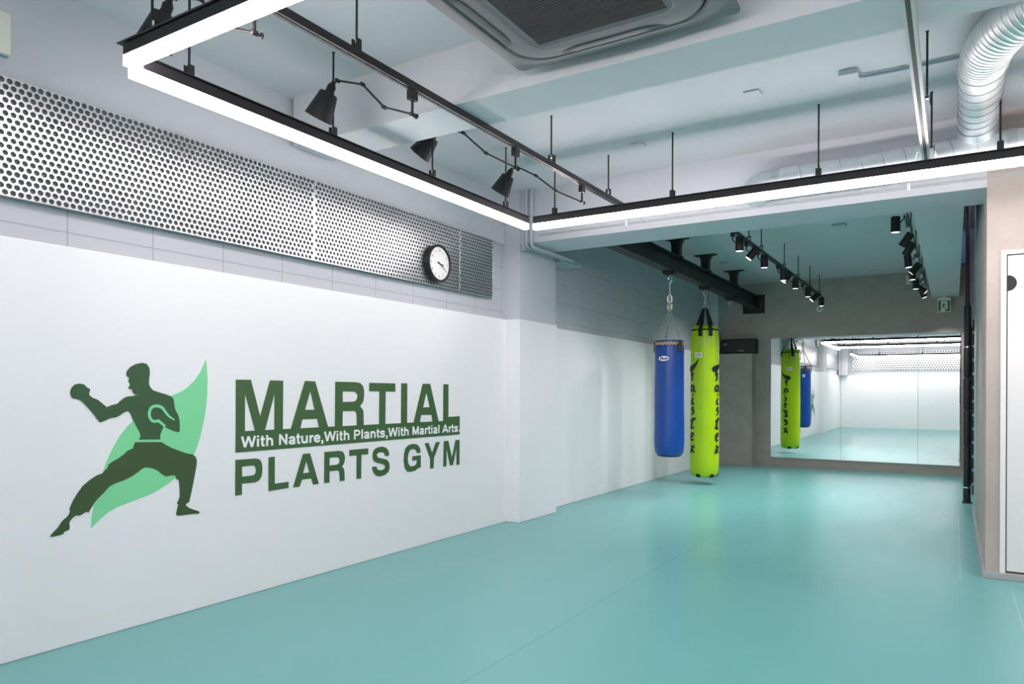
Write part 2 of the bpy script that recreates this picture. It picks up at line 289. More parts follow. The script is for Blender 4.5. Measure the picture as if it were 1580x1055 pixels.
def stroke(bm, pts, ws, fn, n=8):
    """brush stroke ribbon following 2D points with widths, mapped by fn; slightly thick"""
    P = catmull([(a, b, 0) for a, b in pts], n) if len(pts) > 2 else [Vector((pts[0][0]+(pts[1][0]-pts[0][0])*k/n, pts[0][1]+(pts[1][1]-pts[0][1])*k/n, 0)) for k in range(n+1)]
    N = len(P); L = []; Rr = []
    for i, p in enumerate(P):
        t = i/(N-1)*(len(ws)-1); k = min(int(t), len(ws)-2); wd = ws[k]*(1-t+k)+ws[k+1]*(t-k)
        d = (P[min(i+1, N-1)]-P[max(i-1, 0)]).normalized(); q = Vector((-d.y, d.x, 0))*wd/2
        L.append(bm.verts.new(fn(p.x+q.x, p.y+q.y))); Rr.append(bm.verts.new(fn(p.x-q.x, p.y-q.y)))
    for i in range(N-1): bm.faces.new((L[i], Rr[i], Rr[i+1], L[i+1]))

# ---------------------------------------------------------------- measurements (metres)
XL, XC, YC1, YC2 = -3.53, -3.386, 5.604, 6.328
YB, ZC, YH, YH2, ZH = 12.33, 3.044, 5.627, 6.114, 2.562
XP, PAD = .18, 1.873
XR, YN = 3.4, -3.74
WX = XL-.04         # block wall behind the pads
ZS = 4.0            # stairwell top

# ---------------------------------------------------------------- setting
bm = B(); box(bm, WX-.2, XR+.2, YN-.2, YB+.2, -.12, 0); struct('floor', bm, 'floor')
bm = B()
box(bm, WX-.2, XR+.2, YN-.2, YH2+.04, ZC, ZC+.15); box(bm, WX-.2, .07, YH2+.04, YB+.2, ZC, ZC+.15)
struct('ceiling', bm, 'ceil')
bm = B(); box(bm, WX-.2, WX, YN-.2, YB+.2, 0, ZC); struct('wall_left', bm, 'block')
bm = B(); box(bm, WX, WX+.012, YN, YC1, 2.575, ZC); struct('wall_left_upper', bm, 'paint')
bm = B()
for a, b in ((YN, .35), (1.04, YC1), (YC2, YB)): box(bm, WX, XL, a, b, 0, PAD)
struct('wall_left_padding', bm, 'pad', bevel=.006)
# columns on the left wall, painted above, padded below
for i, (a, b) in enumerate(((YC1, YC2), (.35, 1.04))):
    bm = B(); box(bm, WX, XC-.012, a+.012, b-.012, PAD, ZC); struct('trim_%d' % (i*2+1), bm, 'paint')
    bm = B(); box(bm, WX, XC, a, b, 0, PAD); struct('trim_%d' % (i*2+2), bm, 'pad', bevel=.006)
# the far wall and its return beside the stairs
bm = B(); box(bm, WX-.2, 1.7, YB, YB+.2, 0, ZS); struct('wall_back', bm, 'mortex')
bm = B(); box(bm, WX, -3.40, 12.12, YB, PAD, ZC); struct('trim_5', bm, 'paint')
# near wall behind the camera
bm = B(); box(bm, WX-.2, XR+.2, YN-.2, YN, 0, ZC); struct('wall_near', bm, 'blockx')
bm = B(); box(bm, XL, XR, YN, YN+.04, 0, PAD); struct('wall_near_padding', bm, 'pad')
bm = B(); box(bm, XL, -3.24, YN+.04, YN+.35, PAD, ZC); struct('trim_6', bm, 'paint')
bm = B(); box(bm, XR, XR+.2, YN-.2, YH+.2, 0, ZC); struct('wall_right', bm, 'paint')
# door wall and the thick return beside the passage
bm = B(); box(bm, XP, XR+.2, YH, YH+.25, 0, ZC); box(bm, XP, XP+.5, YH+.25, 8.1, 0, ZC); struct('wall_door', bm, 'mortex')
bm = B(); box(bm, XP, XP+.5, 8.1, 8.9, 0, ZC); box(bm, XP, XP+.5, YH2+.04, 8.9, ZC, ZS); struct('wall_passage', bm, 'tealsteel')
# header over the passage
bm = B(); box(bm, XL, XP, YH, YH2, ZH, ZC); struct('wall_header', bm, 'paint')
# cross beam and boxed duct
bm = B(); box(bm, XL, XR, 3.086, 3.414, 2.735, ZC); struct('ceiling_beam', bm, 'ceil')
bm = B(); box(bm, -.283, .06, YH2, YB, 2.63, ZC); struct('ceiling_box', bm, 'ceil')
# stairwell shaft
bm = B(); box(bm, 1.5, 1.7, 8.9, YB, 0, ZS); box(bm, .07, 1.7, YH2+.04, YB, ZS, ZS+.1); box(bm, .07, .12, YH2+.04, YH2+.1, ZC+.15, ZS); box(bm, .0, .069, YH2+.04, YB, ZC+.15, ZS); box(bm, XP+.5, 1.7, 8.8, 8.9, 0, ZS)
struct('wall_stairwell', bm, 'shaft')
# skirting on the door wall
bm = B(); box(bm, XP-.018, XR, YH-.022, YH, 0, .045); struct('baseboard_front', bm, 'base', bevel=.004)
bm = B(); box(bm, XP-.018, XP, YH, 8.9, 0, .045); struct('baseboard_side', bm, 'base')

# door
bm = B(); y0, y1 = YH-.012, YH+.0
box(bm, .258, .288, YH-.014, YH+.01, .045, 2.135); box(bm, 1.15, 1.18, YH-.014, YH+.01, .045, 2.135); box(bm, .288, 1.15, YH-.014, YH+.01, 2.108, 2.135)
d = struct('door_1', bm, 'frame', 'white door in white frame set in the taupe plaster wall', 'door')
bm = B(); box(bm, .2945, 1.145, YH-.008, YH+.012, .06, 2.1); dl = link(bm, 'door_leaf', 'door', d)
bm = B(); box(bm, .288, 1.15, YH-.0035, YH+.012, .05, 2.107); link(bm, 'door_gap', 'matteblack', d)
bm = B()
pts = [(.2945+.048*math.sin(t*PI/24), YH-.0105, 1.922+.051*math.cos(t*PI/24)) for t in range(25)]
prism(bm, pts, (0, .004, 0)); tag(link(bm, 'door_pull', 'matteblack', dl), 'black half round recessed pull')

# ---------------------------------------------------------------- window and steelwork at the stairwell
bm = B(); box(bm, .065, .68, 9.60, 9.61, 2.69, 3.09); wd = struct('window_1', bm, 'navyglass', 'dark blue glass pane high above the stair opening', 'window')
bm = B(); box(bm, .062, .7, 9.58, 9.63, 3.09, ZS); box(bm, .062, .7, 9.58, 9.63, 2.665, 2.69); link(bm, 'window_frame', 'matteblack', wd)
sl = thing('stair_fill_lamp', 'added unseen fill lamp brightening the stairwell behind the black post', 'lamp', (.75, 9.25, ZS))  # added out-of-view lamp that brightens the glass pane and shelves
bm = B(); lathe(bm, [(.09, -.05), (.1, -.04), (.1, 0)], 32); link(bm, 'fill_lamp_body', 'white', sl, smooth=True)
bm = B(); lathe(bm, [(.08, -.053), (.08, -.05)], 32); link(bm, 'fill_lamp_lens', 'lens', sl)
ld = bpy.data.lights.new('stair_fill', 'POINT'); ld.energy = 45; ld.shadow_soft_size = .08; ld.color = (.85, .9, 1)
lo = bpy.data.objects.new('stair_fill', ld); COL.objects.link(lo); lo.parent = sl; lo.location = (0, 0, -.15)
p = thing('padded_post', 'black rubber sleeved floor to ceiling post at right of the mirrors', 'post', (.128, 9.37, 0))
bm = B(); cyl(bm, (0, 0, 0), (0, 0, 3.3), .024, n=20); link(bm, 'pole', 'steelblack', p, smooth=True)
for a, b, r in ((.02, .17, .036), (.18, .62, .034), (.63, 1.02, .036), (1.03, 1.38, .039), (1.39, 1.72, .037), (1.73, 2.18, .034)):
    bm = B(); lathe(bm, [(r-.004, a), (r, a+.01), (r, b-.01), (r-.004, b)], 24); link(bm, 'sleeve', 'rubber', p, smooth=True)
for z_ in (.168, 1.718):
    bm = B(); cyl(bm, (0, 0, z_), (0, 0, z_+.014), .038); link(bm, 'clamp_ring', 'chrome', p, smooth=True)
bm = B(); box(bm, -.045, .045, -.04, .04, 0, .018); link(bm, 'foot_plate', 'steelblack', p)
bm = B(); box(bm, .145, .2, 9.2, 9.24, 2.19, 2.99); box(bm, .145, .15, 9.17, 9.2, 2.19, 2.99)
tag(link(bm, 'steel_channel', 'purplegrey'), 'grey steel channel hanging in front of the black post top', 'channel')
p = thing('stair_rack', 'dark rack of plywood shelves edged in pale blue behind the black post', 'rack', (.19, 10.2, 0))
for y in (0, 1.1):
    bm = B(); box(bm, .0, .03, y, y+.04, 0, 2.1); link(bm, 'upright', 'steelblack', p)
for k in range(12):
    bm = B(); box(bm, .03, .6, .0, 1.14, .12+k*.165, .14+k*.165); s = link(bm, 'shelf', 'ply', p)
    bm = B(); box(bm, -.0, .6, -.015, .0, .115+k*.165, .145+k*.165); tag(link(bm, 'shelf_edge', 'paleblue', s), 'pale blue shelf edging')

# ---------------------------------------------------------------- mirrors
xs = [-2.578, -1.517, -.457, .083]
for i, (nm, a, b) in enumerate((('leftmost', xs[0], xs[1]), ('middle', xs[1], xs[2]), ('narrow right hand', xs[2], xs[3]))):
    bm = B(); box(bm, a+.002, b-.002, YB-.008, YB-.002, .158, 2.112)
    t = link(bm, 'wall_mirror', 'mirror')
    tag(t, ['leftmost of the three tall wall mirrors, reflecting both punch bags', 'middle of the three tall wall mirrors on the plaster wall', 'narrow rightmost of the three wall mirrors, beside the black post'][i], 'mirror', 'wall mirrors')
    for z_, z2_ in ((.150, .158), (2.112, 2.118)):
        bm = B(); box(bm, a+.001, b-.001, YB-.009, YB-.001, z_, z2_); tag(link(bm, 'edge_channel', 'alu', t), 'thin metal edge')

# ---------------------------------------------------------------- perforated panels
def perforated(name, a0, a1, z0, z1, pitch, rad, fn, depth, label, sides=12):
    t = thing(name, label, 'panel', group='perforated metal panels')
    bm = B(); rh = pitch*.866; rows = int((z1-z0)/rh); rh = (z1-z0)/rows
    def ringpt(cx, cz, k, hw, hh):
        th = 2*PI*k/sides; c, s = math.cos(th), math.sin(th)
        q = min(hw/max(abs(c), 1e-6), hh/max(abs(s), 1e-6)); return (cx+c*q, cz+s*q)
    n = int((a1-a0)/pitch); pw = (a1-a0)/(n+.5)
    for r in range(rows):
        zc = z0+(r+.5)*rh; off = (r % 2)*.5*pw
        for c in range(n):
            cx = a0+off+(c+.5)*pw
            hole = []; rim = []; deep = []
            for k in range(sides):
                th = 2*PI*k/sides
                h = (cx+rad*math.cos(th), zc+rad*math.sin(th)); q = ringpt(cx, zc, k, pw/2, rh/2)
                hole.append(bm.verts.new(fn(h[0], h[1], 0))); rim.append(bm.verts.new(fn(q[0], q[1], 0))); deep.append(bm.verts.new(fn(h[0], h[1], -.0035)))
            for k in range(sides):
                j = (k+1) % sides
                bm.faces.new((hole[k], hole[j], rim[j], rim[k])); bm.faces.new((hole[k], deep[k], deep[j], hole[j]))
            # square corners left by the ring
            for sx, sz in ((1, 1), (-1, 1), (-1, -1), (1, -1)):
                cor = (cx+sx*pw/2, zc+sz*rh/2)
                th = math.atan2(sz*rh, sx*pw) % (2*PI); k = int(th/(2*PI/sides)) % sides; j = (k+1) % sides
                bm.faces.new((rim[k], rim[j], bm.verts.new(fn(cor[0], cor[1], 0))))
        fx = (a0, a0+.5*pw) if r % 2 else (a1-.5*pw, a1)
        q = [fn(fx[0], zc-rh/2, 0), fn(fx[1], zc-rh/2, 0), fn(fx[1], zc+rh/2, 0), fn(fx[0], zc+rh/2, 0)]
        bm.faces.new([bm.verts.new(v) for v in q])
    link(bm, 'perforated_sheet', 'perf', t)
    bm = B()
    for (u0, u1, w0, w1) in ((a0, a1, z0-.002, z0), (a0, a1, z1, z1+.002), (a0-.002, a0, z0-.002, z1+.002), (a1, a1+.002, z0-.002, z1+.002)):
        prism(bm, [fn(u0, w0, .001), fn(u1, w0, .001), fn(u1, w1, .001), fn(u0, w1, .001)], Vector(fn(0, 0, -depth))-Vector(fn(0, 0, 0)))
    link(bm, 'edge_frame', 'perf', t)
    bm = B(); prism(bm, [fn(a0, z0, -depth+.006), fn(a1, z0, -depth+.006), fn(a1, z1, -depth+.006), fn(a0, z1, -depth+.006)], Vector(fn(0, 0, -.004))-Vector(fn(0, 0, 0)))
    link(bm, 'hole_shade_backing', 'holeshade', t)  # sheet darker than the wall, standing in for shade in the holes
    return t
fL = lambda a, z, d: (XL+.004+d, a, z)
perforated('perforated_panel', 1.06, 3.255, 2.05, 2.566, .0318, .0124, fL, .022, 'long perforated metal wall panel at far left above the logo figure')
perforated('perforated_panel', 3.261, 4.861, 2.05, 2.566, .0318, .0124, fL, .022, 'perforated metal panel with the round clock hanging on it')
perforated('perforated_panel', 4.8635, 5.366, 2.05, 2.566, .0318, .0124, fL, .022, 'short end perforated metal panel nearest the white column')
perforated('perforated_panel', -3.2, .3, 2.05, 2.566, .07, .024, fL, .05, 'perforated panel on the left wall seen only inside the mirror', 8)
fN = lambda a, z, d: (-a, YN+.03+d, z)
perforated('perforated_panel', -3.0, 3.1, 2.02, 2.7, .08, .027, fN, .03, 'wide perforated panel on the opposite wall seen only inside the mirror', 8)

# ---------------------------------------------------------------- wall logo
LX = XL+.0022
def onwall(a, b, o=0.0): return Vector((LX+o, a, b))
lg = thing('wall_logo', 'green fighter, leaf and gym lettering applied to the white wall', 'wall logo', (0, 0, 0))
fill_shapes('leaf_shape', LOGO['leaf'], lambda a, b: onwall(a, b, -.0012), 'leaf', lg, ext=.001)
f = fill_shapes('fighter_torso', [[l for l in s] for s in LOGO['upper']], lambda a, b: onwall(a, b, .0004), 'fight', lg, ext=.001)
fill_shapes('fighter_trousers', LOGO['pants'], lambda a, b: onwall(a, b, .0004), 'trouser', lg, ext=.001)
bm = B(); stroke(bm, LOGO['glove'], [.006, .014, .016, .015, .016, .015, .015, .014], lambda a, b: onwall(a, b, .0016), 5); link(bm, 'glove_outline', 'leaf', lg)
ya = min(q[0] for q in LOGO['upper'][0][0] if q[1] < 1.05); 
fill_shapes('title_band', LOGO['band'], lambda a, b: onwall(a, b, 0), 'green', lg, ext=.001)
for s in LOGO['title']: fill_shapes('title_letter', [s], lambda a, b: onwall(a, b, .0002), 'green', lg, ext=.001)
for s in LOGO['name']: fill_shapes('name_letter', [s], lambda a, b: onwall(a, b, .0002), 'green', lg, ext=.001)
GA = {
 'W': (.944, [[(.06,.72),(.25,.02)],[(.25,.02),(.47,.70)],[(.47,.70),(.69,.02)],[(.69,.02),(.88,.72)]]),
 'i': (.278, [[(.14,0),(.14,.53)],[(.14,.61),(.14,.72)]]), 'l': (.278, [[(.14,0),(.14,.72)]]), '.': (.278, [[(.14,0),(.14,.14)]]),
 't': (.333, [[(.15,.68),(.15,.12)],[(.15,.14),(.18,.07),(.24,.05),(.31,.055)],[(.02,.47),(.31,.47)]]),
 'h': (.611, [[(.14,0),(.14,.72)],[(.14,.30),(.18,.42),(.30,.47),(.43,.43),(.475,.30)],[(.475,.31),(.475,0)]]),
 'n': (.611, [[(.14,0),(.14,.53)],[(.14,.30),(.18,.42),(.30,.47),(.43,.43),(.475,.30)],[(.475,.31),(.475,0)]]),
 'N': (.722, [[(.14,0),(.14,.72)],[(.585,0),(.585,.72)],[(.14,.68),(.585,.04)]]),
 'a': (.556, [[(.08,.37),(.14,.44),(.28,.475),(.40,.44),(.43,.33)],[(.43,.34),(.43,.08),(.48,.0)],[(.43,.28),(.25,.25),(.12,.20),(.10,.12),(.17,.05),(.30,.06),(.43,.16)]]),
 'u': (.611, [[(.13,.53),(.13,.2)],[(.13,.21),(.18,.09),(.30,.05),(.42,.10),(.475,.2)],[(.475,.53),(.475,0)]]),
 'r': (.389, [[(.14,0),(.14,.53)],[(.14,.28),(.20,.41),(.28,.455),(.38,.46)]]),
 'e': (.556, [[(.10,.265),(.47,.265)],[(.47,.265),(.43,.41),(.28,.475),(.13,.41),(.09,.26),(.13,.12),(.28,.05),(.41,.08),(.48,.15)]]),
 ',': (.278, [[(.14,0),(.14,.14)],[(.16,.02),(.10,-.15)]]),
 'P': (.667, [[(.14,0),(.14,.72)],[(.14,.65),(.38,.65)],[(.37,.65),(.50,.61),(.555,.49),(.50,.37),(.37,.33)],[(.38,.33),(.14,.33)]]),
 's': (.556, [[(.47,.37),(.39,.45),(.26,.475),(.13,.43),(.12,.34),(.26,.275),(.42,.22),(.44,.12),(.37,.06),(.26,.05),(.13,.08),(.07,.16)]]),
 'M': (.833, [[(.14,0),(.14,.72)],[(.69,0),(.69,.72)],[(.15,.70),(.415,.05)],[(.415,.05),(.68,.70)]]),
 'A': (.722, [[(.06,0),(.36,.70)],[(.36,.70),(.66,0)],[(.19,.21),(.53,.21)]]), ' ': (.278, [])}
TG = 'With Nature,With Plants,With Martial Arts.'
total = sum(GA[c][0] for c in TG)-.22; kx = (4.862-2.713)/total; px = 2.713-.05*kx; kz = .092
for word in TG.replace(',', ', ').replace(', ', ',|').replace(' ', ' |').split('|'):
    bm = B()
    for c in word:
        adv, sts = GA[c]
        for q_, st in enumerate(sts):
            stroke(bm, [(x_, z_) for x_, z_ in st], [.145, .145], lambda a, b: onwall(px+a*kx, .869+b*kz, .0014+.0004*q_), 4)
        px += adv*kx
    link(bm, 'tagline_word', 'whitevinyl', lg)

# ---------------------------------------------------------------- wall clock
cx = XL+.008
ck = thing('wall_clock', 'round black framed clock with white face on the perforated panel', 'clock', (cx, 4.525, 2.222))
ry = Matrix.Rotation(PI/2, 4, 'Y')
bm = B(); lathe(bm, [(.128, 0), (.146, .004), (.148, .03), (.146, .048), (.139, .052), (.132, .05), (.129, .036)], 64, ry, capt=False); link(bm, 'case', 'black', ck, smooth=True)
bm = B(); lathe(bm, [(.131, .034), (.131, .037)], 64, ry); link(bm, 'face', 'white', ck)
for i in range(1, 13):
    me = text_mesh(str(i), .03, align='CENTER'); me.materials.clear(); me.materials.append(M['black']); th = i*PI/6
    for v in me.vertices: v.co = Vector((.0378, .103*math.sin(th)+v.co.x, .103*math.cos(th)+v.co.y-.011))
    o = bpy.data.objects.new('numeral', me); COL.objects.link(o); o.parent = ck
for nm, ang, ln, wd, dd in (('hour_hand', 100, .062, .009, .040), ('minute_hand', 120, .09, .006, .043)):
    bm = B(); a = math.radians(ang); d = Vector((0, math.sin(a), math.cos(a))); q = Vector((0, d.z, -d.y))*wd/2; o3 = Vector((dd, 0, 0))
    prism(bm, [o3-d*.022-q, o3-d*.022+q, o3+d*ln+q*.5, o3+d*ln-q*.5], (.0015, 0, 0)); link(bm, nm, 'matteblack', ck)

# ---------------------------------------------------------------- LED bar frames
def rod_parts(par, x, y, z0, z1, along):
    bm = B(); cyl(bm, (x, y, z0+.035), (x, y, z1), .0055, n=10); r = link(bm, 'hanger_rod', 'steelblack', par, smooth=True)
    bm = B(); cyl(bm, (x, y, z1-.003), (x, y, z1), .009, n=16); link(bm, 'ceiling_cap', 'steelblack', r)
    bm = B(); dx, dy = (.018, .012) if along == 'x' else (.012, .018)
    for s in (-1, 1):
        if along == 'x': box(bm, x-.016, x+.016, y+s*.014-.002, y+s*.014+.002, z0, z0+.05)
        else: box(bm, x+s*.014-.002, x+s*.014+.002, y-.016, y+.016, z0, z0+.05)
    link(bm, 'clamp', 'steelblack', r)
    bm = B(); cyl(bm, (x, y, z0+.03), (x, y, z0+.048), .009, n=6); link(bm, 'clamp_nut', 'chrome', r)
ZB0, ZB1, ZB2 = 2.480, 2.537, 2.598
def bar(label, along, a, b, c, rods, dz=0, dim=False, group='LED light bars'):
    """bar running along an axis from a to b at cross coordinate c"""
    t = thing('light_bar', label, 'light', group=group)
    ZB0, ZB1, ZB2 = 2.487+dz, 2.530+dz, 2.586+dz; a2 = a+.04 if dim else a
    def bx(bm, u0, u1, v0, v1, z0, z1):
        if along == 'x': box(bm, u0, u1, c+v0, c+v1, z0, z1)
        else: box(bm, c+v0, c+v1, u0, u1, z0, z1)
    bm = B(); bx(bm, a2, b, -.0215, .0215, ZB1, ZB2-.010); bx(bm, a-.035 if dz else a2, b, -.030, .030, ZB2-.004, ZB2)
    bx(bm, a2, b, -.012, .012, ZB2-.010, ZB2-.004); link(bm, 'housing', 'black', t, bevel=.001)
    bm = B(); bx(bm, a+.001, b-.001, -.021, .021, ZB0, ZB1); df = link(bm, 'diffuser', 'tube_dim' if dim else 'tube', t); df.data.materials.append(M['tube_dim_down' if dim else 'tube_down'])
    for pf in df.data.polygons:
        if pf.normal.z < -.9: pf.material_index = 1
    for r in rods:
        x, y = (r, c) if along == 'x' else (c, r)
        rod_parts(t, x, y, ZB2, ZC if abs(y-3.25) > .17 else 2.735, along)
    return t
bar('long glowing white light bar hung along the left wall above the logo', 'y', 1.668, 4.862, -2.878, [1.93, 2.79, 3.66, 4.55], dim=True)
bar('long glowing white light bar hung in front of the header', 'x', -2.832, 2.6, 4.9, [-2.648, -1.702, -.74, .219, 1.2, 2.2])
bar('glowing white light bar crossing the top left corner of the ceiling', 'x', -2.92, 2.6, 1.68, [-2.75, -1.6, -.4, .8, 2.0], dz=.053)
bar('light bar on the right side of the ceiling frame, out past the door', 'y', 1.75, 4.8, 2.64, [2.5, 4.2], dim=True)
bar('light bar near the opposite wall, seen as the lowest one in the mirror', 'x', -2.925, 2.6, -3.1, [-2.2, -.9, .4, 1.8])
bar('short side light bar near the opposite wall, slanting in the mirror', 'y', -3.06, -1.2, -2.878, [-2.6, -1.5])

# ---------------------------------------------------------------- tracks
def track(label, x, y0, y1, zt, rods, group='ceiling light tracks'):
    t = thing('light_track', label, 'track', group=group)
    bm = B(); box(bm, x-.017, x+.017, y0, y1, zt-.008, zt+.018); box(bm, x-.017, x-.010, y0, y1, zt-.018, zt-.008); box(bm, x+.010, x+.017, y0, y1, zt-.018, zt-.008)
    link(bm, 'rail', 'black', t)
    bm = B(); box(bm, x-.0095, x-.007, y0, y1, zt-.0175, zt-.009); box(bm, x+.007, x+.0095, y0, y1, zt-.0175, zt-.009); tag(link(bm, 'conductor_strip', 'alu', t), 'bright metal strip inside the rail')
    for r in rods: rod_parts(t, x, r, zt+.018, ZC if abs(r-3.25) > .17 else 2.735, 'y')
    return t
track('black light track carrying four jointed arm lamps over the left side', -2.29, 1.0, 5.58, 2.715, [1.35, 2.36, 4.186, 5.112])
t = thing('channel_rail', 'grey metal channel rail hung from the ceiling at upper right', 'track', group='ceiling light tracks')
bm = B(); x = -.152
box(bm, x-.022, x-.018, 1.0, 5.25, 2.655, 2.70); box(bm, x+.018, x+.022, 1.0, 5.25, 2.655, 2.70); box(bm, x-.018, x+.018, 1.0, 5.25, 2.696, 2.70); box(bm, x-.018, x-.009, 1.0, 5.25, 2.655, 2.658); box(bm, x+.009, x+.018, 1.0, 5.25, 2.655, 2.658)
link(bm, 'rail', 'alu', t)
bm = B(); box(bm, x-.009, x+.009, 1.0, 5.25, 2.657, 2.694); tag(link(bm, 'channel_shade', 'black', t), 'black filler darkening the inside of the channel')  # black filler stands in for the shade inside the open channel
for r in (1.6, 2.9, 4.192, 5.05): rod_parts(t, x+.03, r, 2.67, ZC, 'y')
for k, (sx, m) in enumerate(((1, 'wire'), (1, 'wire'), (-1, 'wire'), (-1, 'red'))):
    bm = B(); q = k*.006
    pts = catmull([(x+sx*.02, 5.16, 2.69), (x+sx*(.035+q), 5.19, 2.72+q), (x+sx*(.05+q), 5.22, 2.68), (x+sx*.035, 5.24, 2.62+q), (x+sx*(.06+q), 5.2, 2.605+q)] if k != 3 else [(x-.05, 5.2, 2.63), (x-.065, 5.19, 2.655), (x-.08, 5.2, 2.665)], 6)
    tube(bm, pts, .004, 8); link(bm, 'cable', m, t, smooth=True)
track('far black light track with spotlights between punch bags and exit sign', -1.78, 6.6, 12.05, 2.735, [7.45, 8.0, 9.234, 10.152, 11.066, 11.925])
track('rightmost far black light track with spotlights beside the boxed duct', -.37, 6.5, 12.1, 2.80, [7.3, 8.1, 9.207, 10.1, 11.08, 12.02])

# jointed arm lamps
def arm_lamp(J, tilt):
    t = thing('track_lamp', 'x', 'lamp', group='jointed arm lamps on the left track')
    bm = B(); box(bm, -.016, .016, -.026, .026, -.05, 0); link(bm, 'adapter', 'black', t, bevel=.003)
    bm = B(); cyl(bm, (0, 0, -.12), (0, 0, -.05), .0065, n=12); link(bm, 'stem', 'black', t, smooth=True)
    for a, b in zip(J, J[1:]):
        bm = B(); cyl(bm, a, b, .0055, n=12); link(bm, 'arm', 'black', t, smooth=True)
    for j in J[:4]:
        bm = B(); v = Vector(j)
        lathe(bm, [(.004, -.016), (.0105, -.012), (.0105, .012), (.004, .016)], 16, Matrix.Translation(v) @ Matrix.Rotation(PI/2, 4, 'X')); link(bm, 'joint', 'black', t, smooth=True)
    bm = B(); lathe(bm, [(.003, .016), (.004, .026), (.013, .029), (.013, .034), (.004, .036)], 14, Matrix.Translation(Vector(J[0])) @ Matrix.Rotation(-PI/2, 4, 'X')); link(bm, 'wing_knob', 'black', t, smooth=True)
    mt = Matrix.Translation(Vector(J[4])) @ Matrix.Rotation(math.radians(-180+tilt), 4, 'Y') @ Matrix.Rotation(math.radians(6), 4, 'X')
    bm = B(); lathe(bm, [(.011, -.012), (.014, 0), (.022, .012), (.024, .02), (.021, .024), (.024, .03), (.021, .036), (.024, .042), (.024, .055)], 28, mt); link(bm, 'lamp_neck', 'black', t, smooth=True)
    bm = B(); lathe(bm, [(.012, .052), (.046, .053), (.049, .056), (.076, .195), (.074, .195), (.046, .06)], 40, mt, capt=False); link(bm, 'lamp_shade', 'black', t, smooth=True)
    bm = B(); lathe(bm, [(.012, .06), (.014, .09), (.028, .12), (.03, .14), (.018, .16), (.004, .166)], 24, mt); tag(link(bm, 'bulb', 'white', t, smooth=True), 'white frosted bulb inside the shade')
    return t
J1 = [(.0, 0, -.118), (-.185, 0, -.045), (-.335, 0, .105), (-.515, 0, .165), (-.55, 0, .155)]
J2 = [(.0, 0, -.118), (-.217, 0, .008), (-.393, 0, .168), (-.56, 0, .235), (-.605, 0, .222)]
J3 = [(.0, 0, -.118), (-.212, 0, -.008), (-.383, 0, .132), (-.554, 0, .228), (-.60, 0, .212)]
for y, J, tl, lb in ((2.75, J1, 27, 'black jointed arm lamp in front of the ceiling beam, its whole arm in view'), (3.73, J2, 43, 'black jointed arm lamp partly hidden behind the ceiling beam'), (4.65, J3, 29, 'black jointed arm lamp nearest the white column corner'), (1.81, J1, 24, 'black jointed arm lamp at the top left, cut by the picture edge')):
    o = arm_lamp(J, tl); o.location = (-2.29, y, 2.694); o['label'] = lb

# ---------------------------------------------------------------- cylinder spotlights
def spot(tilt, az, side, white):
    t = thing('track_spotlight', 'x', 'spotlight')
    bm = B(); box(bm, -.014, .014, -.03, .03, -.045, 0); link(bm, 'adapter', 'white' if white else 'black', t, bevel=.003)
    bm = B(); cyl(bm, (0, 0, -.075), (0, 0, -.045), .006, n=10); cyl(bm, (0, 0, -.075), (side*.035, .0, -.115), .005, n=10); link(bm, 'bracket', 'black', t, smooth=True)
    mt = Matrix.Translation(Vector((side*.065 if abs(tilt) < .2 or side > 0 else side*.02, 0, -.12))) @ Matrix.Rotation(az, 4, 'Z') @ Matrix.Rotation(tilt, 4, 'Y')
    bm = B(); lathe(bm, [(.032, .068), (.037, .064), (.038, -.066), (.035, -.068), (.033, -.06)], 32, mt, capb=True, capt=False)
    bm.faces.ensure_lookup_table(); link(bm, 'housing', 'black', t, smooth=True)
    bm = B(); lathe(bm, [(.033, -.0665), (.033, -.0645)], 24, mt); tag(link(bm, 'lens', 'lens', t), 'lit round lens')
    ld = bpy.data.lights.new('beam', 'SPOT'); ld.energy = SPOT_WATTS; ld.spot_size = math.radians(84); ld.spot_blend = .7; ld.shadow_soft_size = .03; ld.color = (1, .94, .96)
    lo = bpy.data.objects.new('beam', ld); COL.objects.link(lo); lo.parent = t; lo.matrix_local = mt @ Matrix.Translation(Vector((0, 0, -.075)))
    return t
R = math.radians
A = [(6.82, 0, 0, 'first hanging straight, nearest of the left far track'), (7.34, 38, 20, 'tilted second from the near end of the left far track'), (7.85, 0, 0, 'third from the near end of the left far track, hanging straight'),
     (8.85, 0, 0, 'fourth on the left far track, hanging straight before a tilted one'), (9.05, 38, 30, 'tilted and half hidden mid way on the left far track'), (9.6, 0, 0, 'straight just past the half hidden tilted one on the left far track'),
     (10.5, 0, 0, 'third from the far end of the left far track, hanging straight'), (11.1, 45, 20, 'tilted last but one on the left far track'), (11.7, 0, 0, 'last at the far end of the left far track')]
for y, t, a, lb in A:
    o = spot(R(t), R(a), 1, False); o.location = (-1.78, y, 2.722); tag(o, 'black cylinder spotlight, '+lb, None, 'spotlights on the far tracks')
Bt = [(7.0, 0, 0, 'nearest on the right far track, hanging straight'), (7.75, 35, -10, 'second on the right far track, tilted left'), (8.25, 33, -20, 'third on the right far track, tilted left'),
      (9.0, -6, 0, 'fourth on the right far track, almost straight'), (9.55, 42, 0, 'mid way on the right far track, tilted in front of another'), (10.0, 0, 0, 'straight and half hidden mid way on the right far track'),
      (10.9, 0, 0, 'straight with a white adapter toward the far end of the right track'), (11.5, -50, 0, 'steeply tilted toward the exit sign on the right far track'), (11.95, -20, 0, 'lowest and farthest on the right far track')]
for y, t, a, lb in Bt:
    o = spot(R(t), R(a), -1, True); o.location = (-.37, y, 2.787); tag(o, 'black cylinder spotlight, '+lb, None, 'spotlights on the far tracks')

